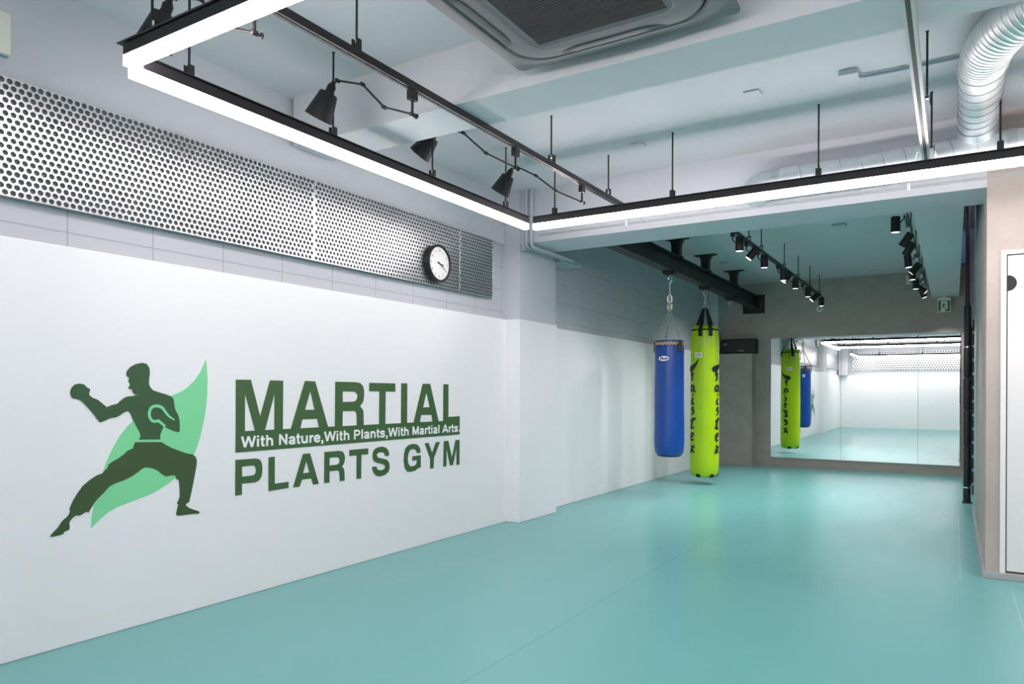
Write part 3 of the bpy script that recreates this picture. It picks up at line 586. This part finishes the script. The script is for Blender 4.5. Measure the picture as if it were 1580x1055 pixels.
# ---------------------------------------------------------------- cassette air conditioners
def cassette(cx, cy, z, w, label, detail=True):
    t = thing('air_conditioner', label, 'air conditioner', (cx, cy, z), group='ceiling cassette air conditioners')
    h = w/2
    def rr(hw, r, zz, n=10):
        return [(sx*(hw-r)+r*math.cos(a0+k*PI/2/n), sy*(hw-r)+r*math.sin(a0+k*PI/2/n), zz) for sx, sy, a0 in ((1, 1, 0), (-1, 1, PI/2), (-1, -1, PI), (1, -1, 1.5*PI)) for k in range(n+1)]
    def loft(bm, secs, capb=False, capt=False):
        R_ = [[bm.verts.new(p) for p in s] for s in secs]
        for a, b in zip(R_, R_[1:]):
            for k in range(len(a)): j = (k+1) % len(a); bm.faces.new((a[k], a[j], b[j], b[k]))
        if capb: bm.faces.new(R_[0])
        if capt: bm.faces.new(R_[-1])
    bm = B(); loft(bm, [rr(h-.03, .03, ZC-z), rr(h-.03, .03, .035)]); link(bm, 'case', 'ac', t, smooth=True)
    bm = B(); loft(bm, [rr(h-.03, .03, .035), rr(h, .03, .03), rr(h, .03, .018), rr(h-.06, .16, .0), rr(h-.075, .16, .0), rr(h-.082, .16, .012)]); link(bm, 'panel', 'ac', t, smooth=True)
    bm = B(); loft(bm, [rr(h-.080, .16, .011), rr(h-.094, .15, .011)]); link(bm, 'gap', 'matteblack', t)
    bm = B(); loft(bm, [rr(h-.09, .15, .012), rr(h-.10, .15, -.004), rr(h-.17, .10, -.012), rr(h-.20, .07, -.012), rr(h-.205, .07, -.006), rr(h-.235, .02, -.006)]); link(bm, 'inner_frame', 'ac', t, smooth=True)
    g = h-.235
    bm = B(); box(bm, -g, g, -g, g, .012, .018); gr = link(bm, 'grille', 'matteblack', t)
    bm = B(); n = 44 if detail else 14
    for k in range(n):
        y = -g+(k+.5)*2*g/n; box(bm, -g, g, y-.0034, y+.0034, -.008, .004)
    link(bm, 'grille_slats', 'acgrille', gr)
    for k in range(4):
        mt = Matrix.Rotation(k*PI/2, 4, 'Z'); bm = B(); L = h-.25; N = 14
        prev = None
        for i in range(N+1):
            x = -L+2*L*i/N; s = math.sin(PI*min(1, (1-abs(x)/L)*2.2)/2)
            cur = [bm.verts.new(mt @ Vector((x, -(h-.085)+.002, .006+.001*s))), bm.verts.new(mt @ Vector((x, -(h-.085)+.03*s, -.017*s+.002))), bm.verts.new(mt @ Vector((x, -(h-.085)+.062*s+.004, -.014*s)))]
            if prev:
                for a in range(2): bm.faces.new((prev[a], cur[a], cur[a+1], prev[a+1]))
            prev = cur
        link(bm, 'louvre', 'acdark', t, smooth=True)
    return t
cassette(-1.81+.53, 3.0-.53, 2.753, 1.06, 'large grey ceiling cassette air conditioner with dark slatted grille at top centre')
cassette(-2.78, 7.63, 2.995, 1.02, 'far ceiling cassette air conditioner glimpsed behind the header', False)

# ---------------------------------------------------------------- ducts
def ribbed(pts, r, rib, pitch, depth=.0025):
    """resample path and add thin ribs"""
    out = []; rs = []; acc = 0; P_ = [Vector(p) for p in pts]; step = pitch/8
    total = sum((b-a).length for a, b in zip(P_, P_[1:])); s = 0; i = 0; base = 0
    n = int(total/step)
    for k in range(n+1):
        d = total*k/n
        while i < len(P_)-2 and d > base+(P_[i+1]-P_[i]).length: base += (P_[i+1]-P_[i]).length; i += 1
        seg = (P_[i+1]-P_[i]); out.append(P_[i]+seg*((d-base)/seg.length)); rs.append(r+(depth if k % 8 == 0 else 0))
    return out, rs
def helix(bm, path, r, pitch, wr, lift=0.0):
    out, _ = ribbed(path, 0, 0, pitch*.5); L = len(out); res = []; u = None
    for i, p in enumerate(out):
        d = (out[min(i+1, L-1)]-out[max(i-1, 0)]).normalized()
        if u is None: u, v = frame_of(d)
        u = (u-d*u.dot(d)).normalized(); v = d.cross(u)
        nx = out[min(i+1, L-1)]
        for k in range(4):
            f = k/4; a = 2*PI*(i+f)/16; q = p+(nx-p)*f
            res.append(q+(u*math.cos(a)+v*math.sin(a))*(r+lift))
    tube(bm, res, wr, 5)
md = thing('spiral_duct', 'horizontal silver spiral duct running behind the long light bar', 'duct', group='silver spiral ducts')
pts, rs = ribbed([(-1.12, 5.44, 2.728), (-.6, 5.44, 2.728), (.45, 5.44, 2.75), (2.8, 5.44, 2.79)], .108, .003, .115, .002)
bm = B(); tube(bm, pts, rs, 40); link(bm, 'duct_pipe', 'galv', md, smooth=True)
bm = B(); e = [(-1.12, 5.44, 2.728)]+[(-1.12-.16*math.sin(k*PI/16), 5.44+.16*(1-math.cos(k*PI/16)), 2.728) for k in range(1, 9)]+[(-1.28, 5.63, 2.728)]
tube(bm, e, .106, 36); link(bm, 'duct_elbow', 'galv', md, smooth=True)
bm = B(); helix(bm, [(-1.05, 5.44, 2.728), (-.6, 5.44, 2.728), (.45, 5.44, 2.75), (2.8, 5.44, 2.79)], .108, .13, .0016); link(bm, 'spiral_seam', 'seam', md, smooth=True)
for x in (-1.1, .3):
    bm = B(); cyl(bm, (x-.028, 5.44, 2.729 if x < 0 else 2.745), (x+.028, 5.44, 2.729 if x < 0 else 2.748), .113, n=40); tag(link(bm, 'tape_band', 'foil', md, smooth=True), 'crumpled foil tape band')
bd = thing('branch_duct', 'silver duct curving in from the top right and dropping onto the long duct', 'duct', group='silver spiral ducts')
pts, rs = ribbed([(.122, 4.46, 2.925), (.122, 5.06, 2.922)], .110, .003, .115, .001)
bm = B(); tube(bm, pts, rs, 40); link(bm, 'duct_pipe', 'galv', bd, smooth=True)
bm = B(); helix(bm, [(.122, 4.46, 2.925), (.122, 5.06, 2.922), (.122, 5.16, 2.921), (.122, 5.26, 2.913), (.122, 5.34, 2.89)], .110, .115, .0022); link(bm, 'spiral_seam', 'seam', bd, smooth=True)
bm = B(); tube(bm, catmull([(.122, 5.05, 2.922), (.122, 5.16, 2.921), (.122, 5.26, 2.913), (.122, 5.35, 2.885), (.122, 5.42, 2.84), (.122, 5.45, 2.78)], 6), .109, 40); link(bm, 'duct_elbow', 'galv', bd, smooth=True)
path = catmull([(.122, 4.50, 2.925), (.128, 4.38, 2.925), (.152, 4.22, 2.925), (.20, 4.08, 2.925), (.27, 3.95, 2.925), (.37, 3.84, 2.925), (.52, 3.74, 2.925), (.8, 3.65, 2.925), (1.8, 3.55, 2.925)], 8)
pts, rs = ribbed(path, .113, .002, .030, .0018)
bm = B(); tube(bm, pts, rs, 40); tag(link(bm, 'flexible_duct', 'foil', bd, smooth=True), 'finely ribbed foil flexible section')
bm = B(); helix(bm, path, .113, .030, .0016); link(bm, 'flexible_ribs', 'foil', bd, smooth=True)
bm = B(); cyl(bm, (.122, 4.46, 2.925), (.122, 4.51, 2.925), .117, n=40); link(bm, 'duct_collar', 'foil', bd, smooth=True)
bm = B(); cyl(bm, (.105, 4.19, 2.99), (.105, 4.19, ZC), .004, n=8); link(bm, 'hanging_rod', 'tealsteel', bd)

# ---------------------------------------------------------------- ceiling fittings
def cbox(x, y, s, label, z=ZC, h=.011, m='ceil', name='ceiling_plate'):
    bm = B(); box(bm, x-s/2, x+s/2, y-s/2, y+s/2, z-h, z); return tag(link(bm, name, m, bevel=.003), label, 'ceiling plate', 'square ceiling plates')
cbox(-1.057, 4.5, .095, 'blank painted square plate on the ceiling, left of the cable box')
o = cbox(-.52, 4.5, .10, 'square ceiling box with a conduit running off it to the right', h=.03)
cbox(-2.0, 5.0, .095, 'faint painted square plate near the jointed lamp at the column', h=.012)
cbox(-1.07, 8.49, .13, 'square plate with a pale lens on the far ceiling', m='conduit', h=.02)
cbox(-2.76, 10.1, .10, 'small dark square plate on the far ceiling beyond the punch bags', m='tealsteel', h=.02)
bm = B(); tube(bm, [(-.49, 4.53, 3.026), (-.44, 4.57, 3.030), (-.3, 4.575, 3.030), (2.5, 4.56, 3.030)], .009, 10); tag(link(bm, 'ceiling_conduit', 'tealsteel', smooth=True), 'thin grey conduit crossing the ceiling to the silver duct', 'conduit')
bm = B(); cyl(bm, (-1.83, YB-.04, 2.555), (-1.83, YB, 2.555), .045, n=32)
t = tag(link(bm, 'wall_beacon', 'white', smooth=True), 'small round white fitting high on the far plaster wall', 'fitting')
bm = B(); cyl(bm, (-1.83, YB-.043, 2.555), (-1.83, YB-.038, 2.555), .026, n=32); tag(link(bm, 'lens', 'tealsteel', t), 'grey round centre')
bm = B(); box(bm, -.62, -.56, YB-.03, YB, 2.86, 2.99); tag(link(bm, 'wall_switch_box', 'cream', bevel=.003), 'pale box high on the far wall behind the right spotlights', 'box')
# cream emergency fitting at the left edge
bm = B(); box(bm, XL, XL+.03, 1.2, 1.498, 2.655, 2.84); t = tag(link(bm, 'signal_box', 'cream', bevel=.008), 'cream plastic box on the upper wall at the left edge', 'box')
bm = B(); box(bm, XL, XL+.028, 1.22, 1.49, 2.647, 2.655); tag(link(bm, 'base_strip', 'tealsteel', t), 'thin grey green strip')

# header trunking and pipes
tr = thing('surface_trunking', 'two thin cable lines clipped along the grey header', 'cable')
for dz in (0, .012):
    bm = B(); tube(bm, [(-3.2, YH-.006, 2.617+dz), (-2.0, YH-.006, 2.617+dz), (.18, YH-.006, 2.617+dz), (3.2, YH-.006, 2.617+dz)], .004, 8); link(bm, 'cable', 'conduit', tr)
for x in (-2.35, -2.2, -1.3, -.85, -.27, .05):
    bm = B(); big = x in (-2.35, -.27); ww = .010 if big else .004; box(bm, x-ww, x+ww, YH-.012, YH, 2.608, 2.655 if big else 2.637); link(bm, 'cable_clip', 'white' if big else 'conduit', tr)
pp = thing('wall_pipes', 'two painted pipes bending down the header corner and along the column', 'pipe')
for k, (ox, r, ye) in enumerate(((.0, .016, 6.42), (-.05, .011, 6.36))):
    bm = B(); px_ = -3.262+ox; y_ = 5.596-.01*k; z = 2.522
    pts = [(px_, y_, ZC), (px_, y_, z+.05)]+[(px_, y_+.05*(1-math.cos(a*PI/12)), z+.05-.05*math.sin(a*PI/12)) for a in range(1, 7)]+[(px_, ye, z)]
    tube(bm, pts, r, 14); link(bm, 'pipe', 'conduit', pp, smooth=True)
bm = B(); box(bm, XC, XC+.05, 5.62, 5.66, 2.5, 2.56); link(bm, 'bracket', 'conduit', pp)
bm = B(); box(bm, XL, -3.30, 6.33, 6.72, 2.505, 2.52); tag(link(bm, 'wall_bracket', 'conduit'), 'small flat grey bracket on the wall just past the column', 'bracket')

# ---------------------------------------------------------------- punch bag beam
ib = thing('steel_beam', 'black steel I beam hung from the ceiling to carry the punch bags', 'beam')
bx0 = -2.82; zb0, zb1 = 2.615, 2.815
bm = B(); box(bm, bx0-.065, bx0+.065, 6.2, 12.3, zb0, zb0+.012); box(bm, bx0-.065, bx0+.065, 6.2, 12.3, zb1-.012, zb1); box(bm, bx0-.006, bx0+.006, 6.2, 12.3, zb0+.012, zb1-.012); link(bm, 'girder', 'steelblack', ib)
bm = B(); box(bm, -3.034, -2.683, 12.3, YB-.002, 2.54, 2.845); pl = link(bm, 'wall_plate', 'steelblack', ib)
bm = B(); box(bm, -2.752, -2.745, 12.286, 12.3, 2.63, 2.73); tag(link(bm, 'red_mark', 'red', pl), 'small red mark')
for y in (8.28, 9.45, 10.88):
    bm = B(); h0 = zb1; h1 = ZC
    secs = [(.14, h1-.0), (.14, h1-.012), (.085, h1-.014), (.06, h1-.05), (.05, h1-.09), (.048, h0)]
    prev = None
    for hw, z in secs:
        cur = [bm.verts.new((bx0+sx*hw, y+sy*.05, z)) for sx, sy in ((-1, -1), (1, -1), (1, 1), (-1, 1))]
        if prev:
            for k in range(4): j = (k+1) % 4; bm.faces.new((prev[k], prev[j], cur[j], cur[k]))
        prev = cur
    link(bm, 'ceiling_hanger', 'steelblack', ib)
    bm = B(); box(bm, bx0-.078, bx0+.078, y-.03, y+.03, zb1-.02, zb1+.012); link(bm, 'flange_clamp', 'steelblack', ib)

def shackle(bm, c, s=1.0, rot=0):
    """one chain link, oval in a vertical plane turned by rot"""
    u = Vector((math.cos(rot), math.sin(rot), 0)); z = Vector((0, 0, 1)); pts = []
    for k in range(16):
        a = 2*PI*k/16; pts.append(Vector(c)+u*(.013*s*math.cos(a))+z*(.016*s*math.sin(a)+(.008*s if math.sin(a) > 0 else -.008*s)))
    tube(bm, pts, .0038*s, 8, closed=True)
def chain(bm, a, b, s=1.0):
    a, b = Vector(a), Vector(b); L = (b-a).length; n = max(2, int(L/(.036*s)))
    d = (b-a)/L; q, r_ = frame_of(d)
    for i in range(n):
        c = a+(b-a)*(i+.5)/n; w_ = q if i % 2 else r_; pts = []
        for k in range(14):
            t_ = 2*PI*k/14; pts.append(c+w_*(.011*s*math.cos(t_))+d*(.014*s*math.sin(t_)+(.009*s if math.sin(t_) > 0 else -.009*s)))
        tube(bm, pts, .0046*s, 6, closed=True)
def mount(par, with_chain=True):
    bm = B(); box(bm, -.075, .075, -.05, .05, -.022, -.002); 
    for sx in (-1, 1):
        for sy in (-1, 1): cyl(bm, (sx*.062, sy*.035, -.036), (sx*.062, sy*.035, .01), .007, n=8)
    box(bm, -.05, .05, -.035, .035, -.045, -.022); m_ = link(bm, 'beam_mount', 'steelblack', par)
    bm = B(); cyl(bm, (0, 0, -.075), (0, 0, -.045), .011, n=14); shackle(bm, (0, 0, -.10), 1.5); link(bm, 'swivel', 'chrome', par, smooth=True)
BX = -2.81
emp = thing('bag_mount', 'empty bag mount with chrome swivel on the black beam near the far wall', 'mount', (BX, 10.66, zb0)); mount(emp)

def bagmap(r, a0, off=.0015): return lambda s, z: Vector(((r+off)*math.cos(a0+s/r), (r+off)*math.sin(a0+s/r), z))
FACE = math.atan2(-8.02, 2.81)
# ---- blue bag
bg = thing('punch_bag', 'blue heavy punch bag hanging on a chain near the padded wall', 'punch bag', (BX, 8.02, zb0), group='punch bags')
mount(bg)
O3 = -zb0; zt, zbt, r = 1.80+O3, .475+O3, .171
def bump1(t, z):
    k = max(0, 1-abs(z-(zt-.06))/.10); return .016*k*math.sin(17*t)+.006*math.sin(3*t+z*6)+.004*math.sin(5*t-z*11)
prof = [(.05, zbt-.012), (r*.62, zbt-.008), (r*.86, zbt+.012), (r*.97, zbt+.05), (r*1.02, zbt+.15)]+[(r*(1.015-.004*i), zbt+.15+i*(zt-zbt-.25)/8) for i in range(1, 9)]+[(r*.97, zt-.07), (r*.95, zt-.05), (r*.925, zt-.03), (r*.90, zt-.018)]
bm = B(); lathe(bm, prof, 96, fn=bump1); link(bm, 'bag_body', 'blueleather', bg, smooth=True)
bm = B(); lathe(bm, [(r*.93, zt-.026), (r*.955, zt-.03), (r*.95, zt+.004), (r*.88, zt+.010), (.03, zt-.004)], 96, fn=lambda t, z: .012*math.sin(34*t) if z < zt-.01 else 0, capb=False); tp = link(bm, 'laced_top', 'blueleather', bg, smooth=True)
bm = B()
for k in range(28):
    a = 2*PI*k/28; fn_ = bagmap(r*.955, a, .004)
    stroke(bm, [(-.014, zt-.050), (.0, zt-.010)], [.010, .014], fn_, 2); stroke(bm, [(.014, zt-.050), (.0, zt-.010)], [.010, .014], bagmap(r*.955, a, .0045), 2)
lathe(bm, [(r*.958, zt-.034), (r*.966, zt-.034), (r*.964, zt-.022), (r*.95, zt-.022)], 96, capb=False, capt=False)
tag(link(bm, 'lacing', 'lace', bg), 'tan leather zigzag lacing')
tabs = [FACE+R(42), FACE-R(83), FACE+R(135), FACE+R(195)]
apex = (0, 0, O3+2.165)
for a in tabs:
    bm = B(); f1 = bagmap(r, a, .006); pr_ = [f1(-.028, zt+.005), f1(.028, zt+.005), f1(.03, zt-.13), f1(-.03, zt-.13)]
    prism(bm, pr_, Vector((math.cos(a), math.sin(a), 0))*.006); tg = link(bm, 'strap_tab', 'leather', bg, bevel=.001)
    bm = B(); f2 = bagmap(r, a, .014)
    for ss in (-.014, .014):
        for zz in (zt-.075, zt-.11): cyl(bm, f2(ss, zz), f2(ss, zz)+Vector((math.cos(a), math.sin(a), 0))*.004, .006, n=10)
    link(bm, 'rivet', 'chrome', tg)
    ring_c = f1(0, zt+.012); bm = B(); chain(bm, ring_c, apex, .95); link(bm, 'chain_leg', 'zinc', bg, smooth=True)
bm = B(); chain(bm, apex, (0, 0, -.27), 1.25); cyl(bm, (0, 0, -.27), (0, 0, -.175), .008, n=12); shackle(bm, (0, 0, -.15), 1.6, PI/2); shackle(bm, (0, 0, O3+2.2), 2, .8); shackle(bm, (0, 0, O3+2.295), 1.9, .4); link(bm, 'chain', 'zinc', bg, smooth=True)
f1 = bagmap(r*1.0, FACE-R(22), .006)
for nm, sc, m_, of in (('maker_label', 1, 'whitevinyl', 0), ):
    bm = B(); c = f1(0, zt-.205); vs = [bm.verts.new(bagmap(r*1.0, FACE-R(22), .008)(.061*math.cos(k*PI/16), zt-.205+.029*math.sin(k*PI/16))) for k in range(32)]
    cc = bm.verts.new(bagmap(r*1.0, FACE-R(22), .008)(0, zt-.205))
    for k in range(32): bm.faces.new((cc, vs[k], vs[(k+1) % 32]))
    lb_ = link(bm, nm, m_, bg)
fm = bagmap(r*1.0, FACE-R(22), .010)
bm = B(); stroke(bm, [(-.045, zt-.212), (-.02, zt-.202), (.005, zt-.212), (.025, zt-.204), (.047, zt-.210)], [.008, .018, .012, .016, .010], fm); link(bm, 'label_script', 'blue', lb_)
bm = B(); stroke(bm, [(-.032, zt-.20), (-.018, zt-.187)], [.016, .016], bagmap(r, FACE-R(22), .0105)); link(bm, 'label_emblem', 'red', lb_)
bm = B(); f3 = bagmap(r, FACE+R(195-50), .010); prism(bm, [f3(-.025, zt-.24), f3(.025, zt-.24), f3(.025, zt-.18), f3(-.025, zt-.18)], Vector((0, 0, .0005))); link(bm, 'side_label', 'whitevinyl', bg)
bm = B(); lathe(bm, [(r*.55, zbt-.0115), (r*.80, zbt-.004)], 64, capb=False, capt=False, fn=lambda t, z: .05*math.sin(9*t)); tag(link(bm, 'bottom_lacing', 'lace', bg), 'tan lacing under the bag')
# ---- green bag
gg = thing('punch_bag', 'long lime green punch bag with black brush lettering, hanging on black straps', 'punch bag', (BX, 9.40, zb0), group='punch bags')
mount(gg)
zt, zbt, r = 2.065+O3, .098+O3, .186
def bump2(t, z): return .006*math.sin(2*t+z*3)+.004*math.sin(5*t-z*9)+.008*max(0, 1-abs(z-(zt-.1))/.12)*math.sin(9*t+1)
prof = [(.05, zbt), (r*.68, zbt+.004), (r*.88, zbt+.02), (r*.97, zbt+.06), (r*1.01, zbt+.16)]+[(r*(1.01-.003*i), zbt+.16+i*(zt-zbt-.32)/12) for i in range(1, 13)]+[(r*.96, zt-.12), (r*.94, zt-.08), (r*.915, zt-.035)]
bm = B(); lathe(bm, prof, 96, fn=bump2); link(bm, 'bag_body', 'lime', gg, smooth=True)
bm = B(); lathe(bm, [(r*.905, zt-.037), (r*.915, zt-.03), (r*.84, zt+.0), (r*.70, zt+.028), (r*.5, zt+.036), (.02, zt+.038)], 64, fn=lambda t, z: .02*math.sin(4*t)); link(bm, 'bag_top', 'lime', gg, smooth=True)
bm = B(); lathe(bm, [(r*.925, zt-.042), (r*.94, zt-.036), (r*.93, zt-.024), (r*.90, zt-.022)], 64, capb=False, capt=False); link(bm, 'top_piping', 'strap', gg, smooth=True)
ap = Vector((0, 0, O3+2.33))
SA = [FACE-R(21), FACE+R(21), FACE+PI-R(42), FACE+PI+R(42)]
for a in SA:
    bm = B(); f1 = bagmap(r*.94, a, .008); out = Vector((math.cos(a), math.sin(a), 0)); tn = Vector((-math.sin(a), math.cos(a), 0))
    pth = [f1(0, zt-.12), f1(0, zt-.03)+out*.002, out*r*.72+Vector((0, 0, zt+.045)), out*.035+ap, ]
    wds = [.026, .026, .025, .011]; prev = None
    for q_, wd_ in zip(pth, wds):
        cur = [bm.verts.new(q_-tn*wd_), bm.verts.new(q_+tn*wd_), bm.verts.new(q_+tn*wd_+out*.004), bm.verts.new(q_-tn*wd_+out*.004)]
        if prev:
            for k in range(4): j = (k+1) % 4; bm.faces.new((prev[k], prev[j], cur[j], cur[k]))
        else: bm.faces.new(cur)
        prev = cur
    bm.faces.new(prev[::-1]); link(bm, 'hanging_strap', 'strap', gg)
    bm = B(); f2 = bagmap(r*.97, a, .006)
    for x_ in (-.03, .03): stroke(bm, [(x_, zt-.13), (x_, zt-.235)], [.003, .003], f2, 3)
    for z_ in (zt-.135, zt-.23, zt-.15): stroke(bm, [(-.03, z_), (.03, z_)], [.003, .003], f2, 3)
    stroke(bm, [(-.018, zt-.15), (.018, zt-.22)], [.003, .003], f2, 3); stroke(bm, [(.018, zt-.15), (-.018, zt-.22)], [.003, .003], f2, 3)
    tag(link(bm, 'strap_stitching', 'stitch', gg), 'pale stitched rectangle below the strap')
bm = B(); chain(bm, (0, 0, -.24), (0, 0, -.11), 1.2)
for k in range(3): a = k*2.1+.5; chain(bm, (math.cos(a)*.03, math.sin(a)*.03, O3+2.325), (0, 0, -.23), 1.0)
link(bm, 'chain', 'chrome', gg, smooth=True)
GL = {  # brush glyphs: x right, z down from the first letter's top
 'F': [([(-.085, .075), (-.05, .055), (0, .035), (.045, -.005), (.085, -.065)], [.03, .05, .042, .022, .003]), ([(-.02, .05), (-.028, .10), (-.018, .13), (-.012, .17), (-.025, .205), (-.042, .20)], [.03, .018, .022, .02, .014, .006]), ([(-.05, .135), (.0, .12), (.018, .118)], [.010, .018, .008])],
 'a': [([(.02, .012), (-.02, .005), (-.045, .04), (-.03, .075), (.0, .06), (.022, .015), (.018, .06), (.03, .085), (.05, .07)], [.014, .018, .016, .016, .016, .018, .016, .014, .004])],
 'i': [([(.0, .0), (.012, .02)], [.022, .014]), ([(.01, .05), (-.01, .085), (-.012, .12), (.008, .135), (.03, .11)], [.016, .022, .02, .014, .004])],
 'r': [([(-.03, .04), (-.005, .0), (.01, .01), (-.012, .04), (.02, .05), (.0, .085), (-.028, .10)], [.008, .014, .018, .012, .018, .016, .006])],
 't': [([(.01, -.01), (-.008, .05), (-.022, .11), (.005, .13), (.03, .105)], [.02, .024, .022, .016, .004]), ([(-.045, .035), (.0, .022), (.055, -.005)], [.012, .02, .012]), ([(-.045, .13), (-.022, .10)], [.02, .01])],
 'e': [([(-.035, .055), (.0, .04), (.018, .012), (.0, -.005), (-.025, .02), (-.03, .07), (-.005, .095), (.03, .07)], [.008, .014, .016, .014, .018, .02, .016, .004])],
 'x': [([(-.03, -.005), (-.005, .02), (.0, .06), (.022, .09), (.035, .08)], [.01, .022, .018, .016, .004]), ([(.035, .0), (.005, .04), (-.02, .08), (-.05, .095)], [.014, .016, .016, .02]), ([(-.045, .06), (-.02, .05)], [.012, .02])]}
for a in (FACE-R(56), FACE+R(57), FACE+PI):
    bm = B(); cnt = 0
    for ch, zz in (('F', 1.575), ('a', 1.305), ('i', 1.19), ('r', 1.015), ('t', .87), ('e', .675), ('x', .515)):
        for pts, ws in GL[ch]: cnt += 1; stroke(bm, [(px*1.12, zz+O3-pz) for px, pz in pts], [q*1.6 for q in ws], bagmap(r*1.012, a, .003+.0006*(cnt % 3)), 5)
    link(bm, 'brush_lettering', 'ink', gg)
for a, s_ in ((FACE-R(28), 0), (FACE+PI-R(26), 0)):
    bm = B(); zc_ = 1.70+O3
    g_ = bagmap(r*1.0, a, .008); vs = []
    for k in range(7):
        x_ = -.046+.092*k/6; vs.append((bm.verts.new(g_(x_, zc_-.033)), bm.verts.new(g_(x_, zc_+.033))))
    for k in range(6): bm.faces.new((vs[k][0], vs[k+1][0], vs[k+1][1], vs[k][1]))
    lb_ = link(bm, 'maker_label', 'whitevinyl', gg)
    g2 = bagmap(r*1.0, a, .0095)
    el = [(.034*math.cos(PI/2+k*PI/8), zc_+.018*math.sin(PI/2+k*PI/8)) for k in range(9)]
    bm = B(); stroke(bm, el, [.006, .006], g2, 2); link(bm, 'label_ring_red', 'red', lb_)
    bm = B(); stroke(bm, [(-x_, z_) for x_, z_ in el], [.006, .006], g2, 2); stroke(bm, [(-.02, zc_-.005), (-.005, zc_+.006), (.005, zc_-.006), (.02, zc_+.004)], [.004, .007], g2, 2); link(bm, 'label_ring_blue', 'blue', lb_)
for k in range(4):
    bm = B(); a = FACE+R(-30+k*62); out = Vector((math.cos(a), math.sin(a), 0)); tn = Vector((-math.sin(a), math.cos(a), 0)); prev = None
    for rr_, z_ in ((r*.60, zbt-.001), (r*.80, zbt+.007), (r*.90, zbt+.022), (r*.955, zbt+.05)):
        cur = (bm.verts.new(out*(rr_+.004)-tn*.03+Vector((0, 0, z_-.003))), bm.verts.new(out*(rr_+.004)+tn*.03+Vector((0, 0, z_-.003))))
        if prev: bm.faces.new((prev[0], prev[1], cur[1], cur[0]))
        prev = cur
    link(bm, 'bottom_strap', 'strap', gg)

# ---------------------------------------------------------------- plinth, speaker, exit sign
bm = B(); box(bm, -3.37, -2.83, 12.08, YB-.002, 0, 1.862); tag(link(bm, 'plinth', 'mortex', bevel=.003), 'tall taupe plaster plinth in the far left corner', 'plinth')
sp = thing('speaker', 'black portable speaker lying on top of the plaster plinth', 'speaker', (-3.075, 12.2, 1.864))
bm = B(); box(bm, -.27, .305, -.1, .09, 0, .245); link(bm, 'cabinet', 'matteblack', sp, bevel=.022)
bm = B(); box(bm, -.235, .275, -.106, -.098, .028, .222); link(bm, 'mesh_front', 'speaker', sp, bevel=.004)
bm = B(); box(bm, -.228, -.165, -.1085, -.105, .145, .175); tag(link(bm, 'side_light', 'teal', sp), 'teal glowing end panel')
me = text_mesh('soundbar', .022, bold=.0003); me.materials.clear(); me.materials.append(M['conduit'])
bm = B(); 
for k in range(7): box(bm, .02+k*.014, .03+k*.014, -.109, -.106, .042, .052+(k % 3 == 0)*.005)
link(bm, 'badge', 'conduit', sp)
ex = thing('exit_sign', 'small green and white running figure exit sign below the ceiling box', 'sign', (-.125, 12.2, 2.403))
bm = B(); box(bm, -.082, .082, -.012, .02, 0, .205); link(bm, 'sign_case', 'white', ex, bevel=.002)
bm = B(); box(bm, -.02, .02, -.005, .01, .205, .228); link(bm, 'ceiling_mount', 'white', ex)
yy = -.0125
def sq(bm, x0, x1, z0, z1, d=0): box(bm, x0, x1, yy-.001-d, yy-d, z0, z1)
bm = B(); sq(bm, -.072, .072, .012, .168); link(bm, 'sign_panel', 'exitgreen', ex)
bm = B(); sq(bm, -.042, .042, .04, .158, .001); link(bm, 'doorway_symbol', 'exitwhite', ex)
fnx = lambda a, b: Vector((a, yy-.0028, b)); 
bm = B(); prism(bm, [(-.042, yy-.002, .041), (.03, yy-.002, .041), (.012, yy-.002, .016), (-.052, yy-.002, .016)], (0, -.0003, 0)); link(bm, 'floor_symbol', 'exitwhite', ex)
bm = B()
for q_, w_ in (([(.006, .14), (.0061, .135)], [.02, .02]), ([(.002, .122), (-.006, .105), (-.008, .088)], [.018, .02, .014]), ([(-.002, .118), (-.025, .116), (-.034, .1)], [.008, .007, .006]), ([(.004, .118), (.02, .105), (.038, .105)], [.008, .007, .006]), ([(-.008, .09), (-.014, .068), (-.046, .06)], [.013, .010, .008]), ([(-.004, .09), (.012, .062), (.024, .034), (.006, .026)], [.013, .010, .009, .008])):
    stroke(bm, q_, w_, fnx, 4)
link(bm, 'running_figure', 'exitgreen', ex)
# white socket low on the far end of the near wall, seen in the mirror
for bm_ in (): pass
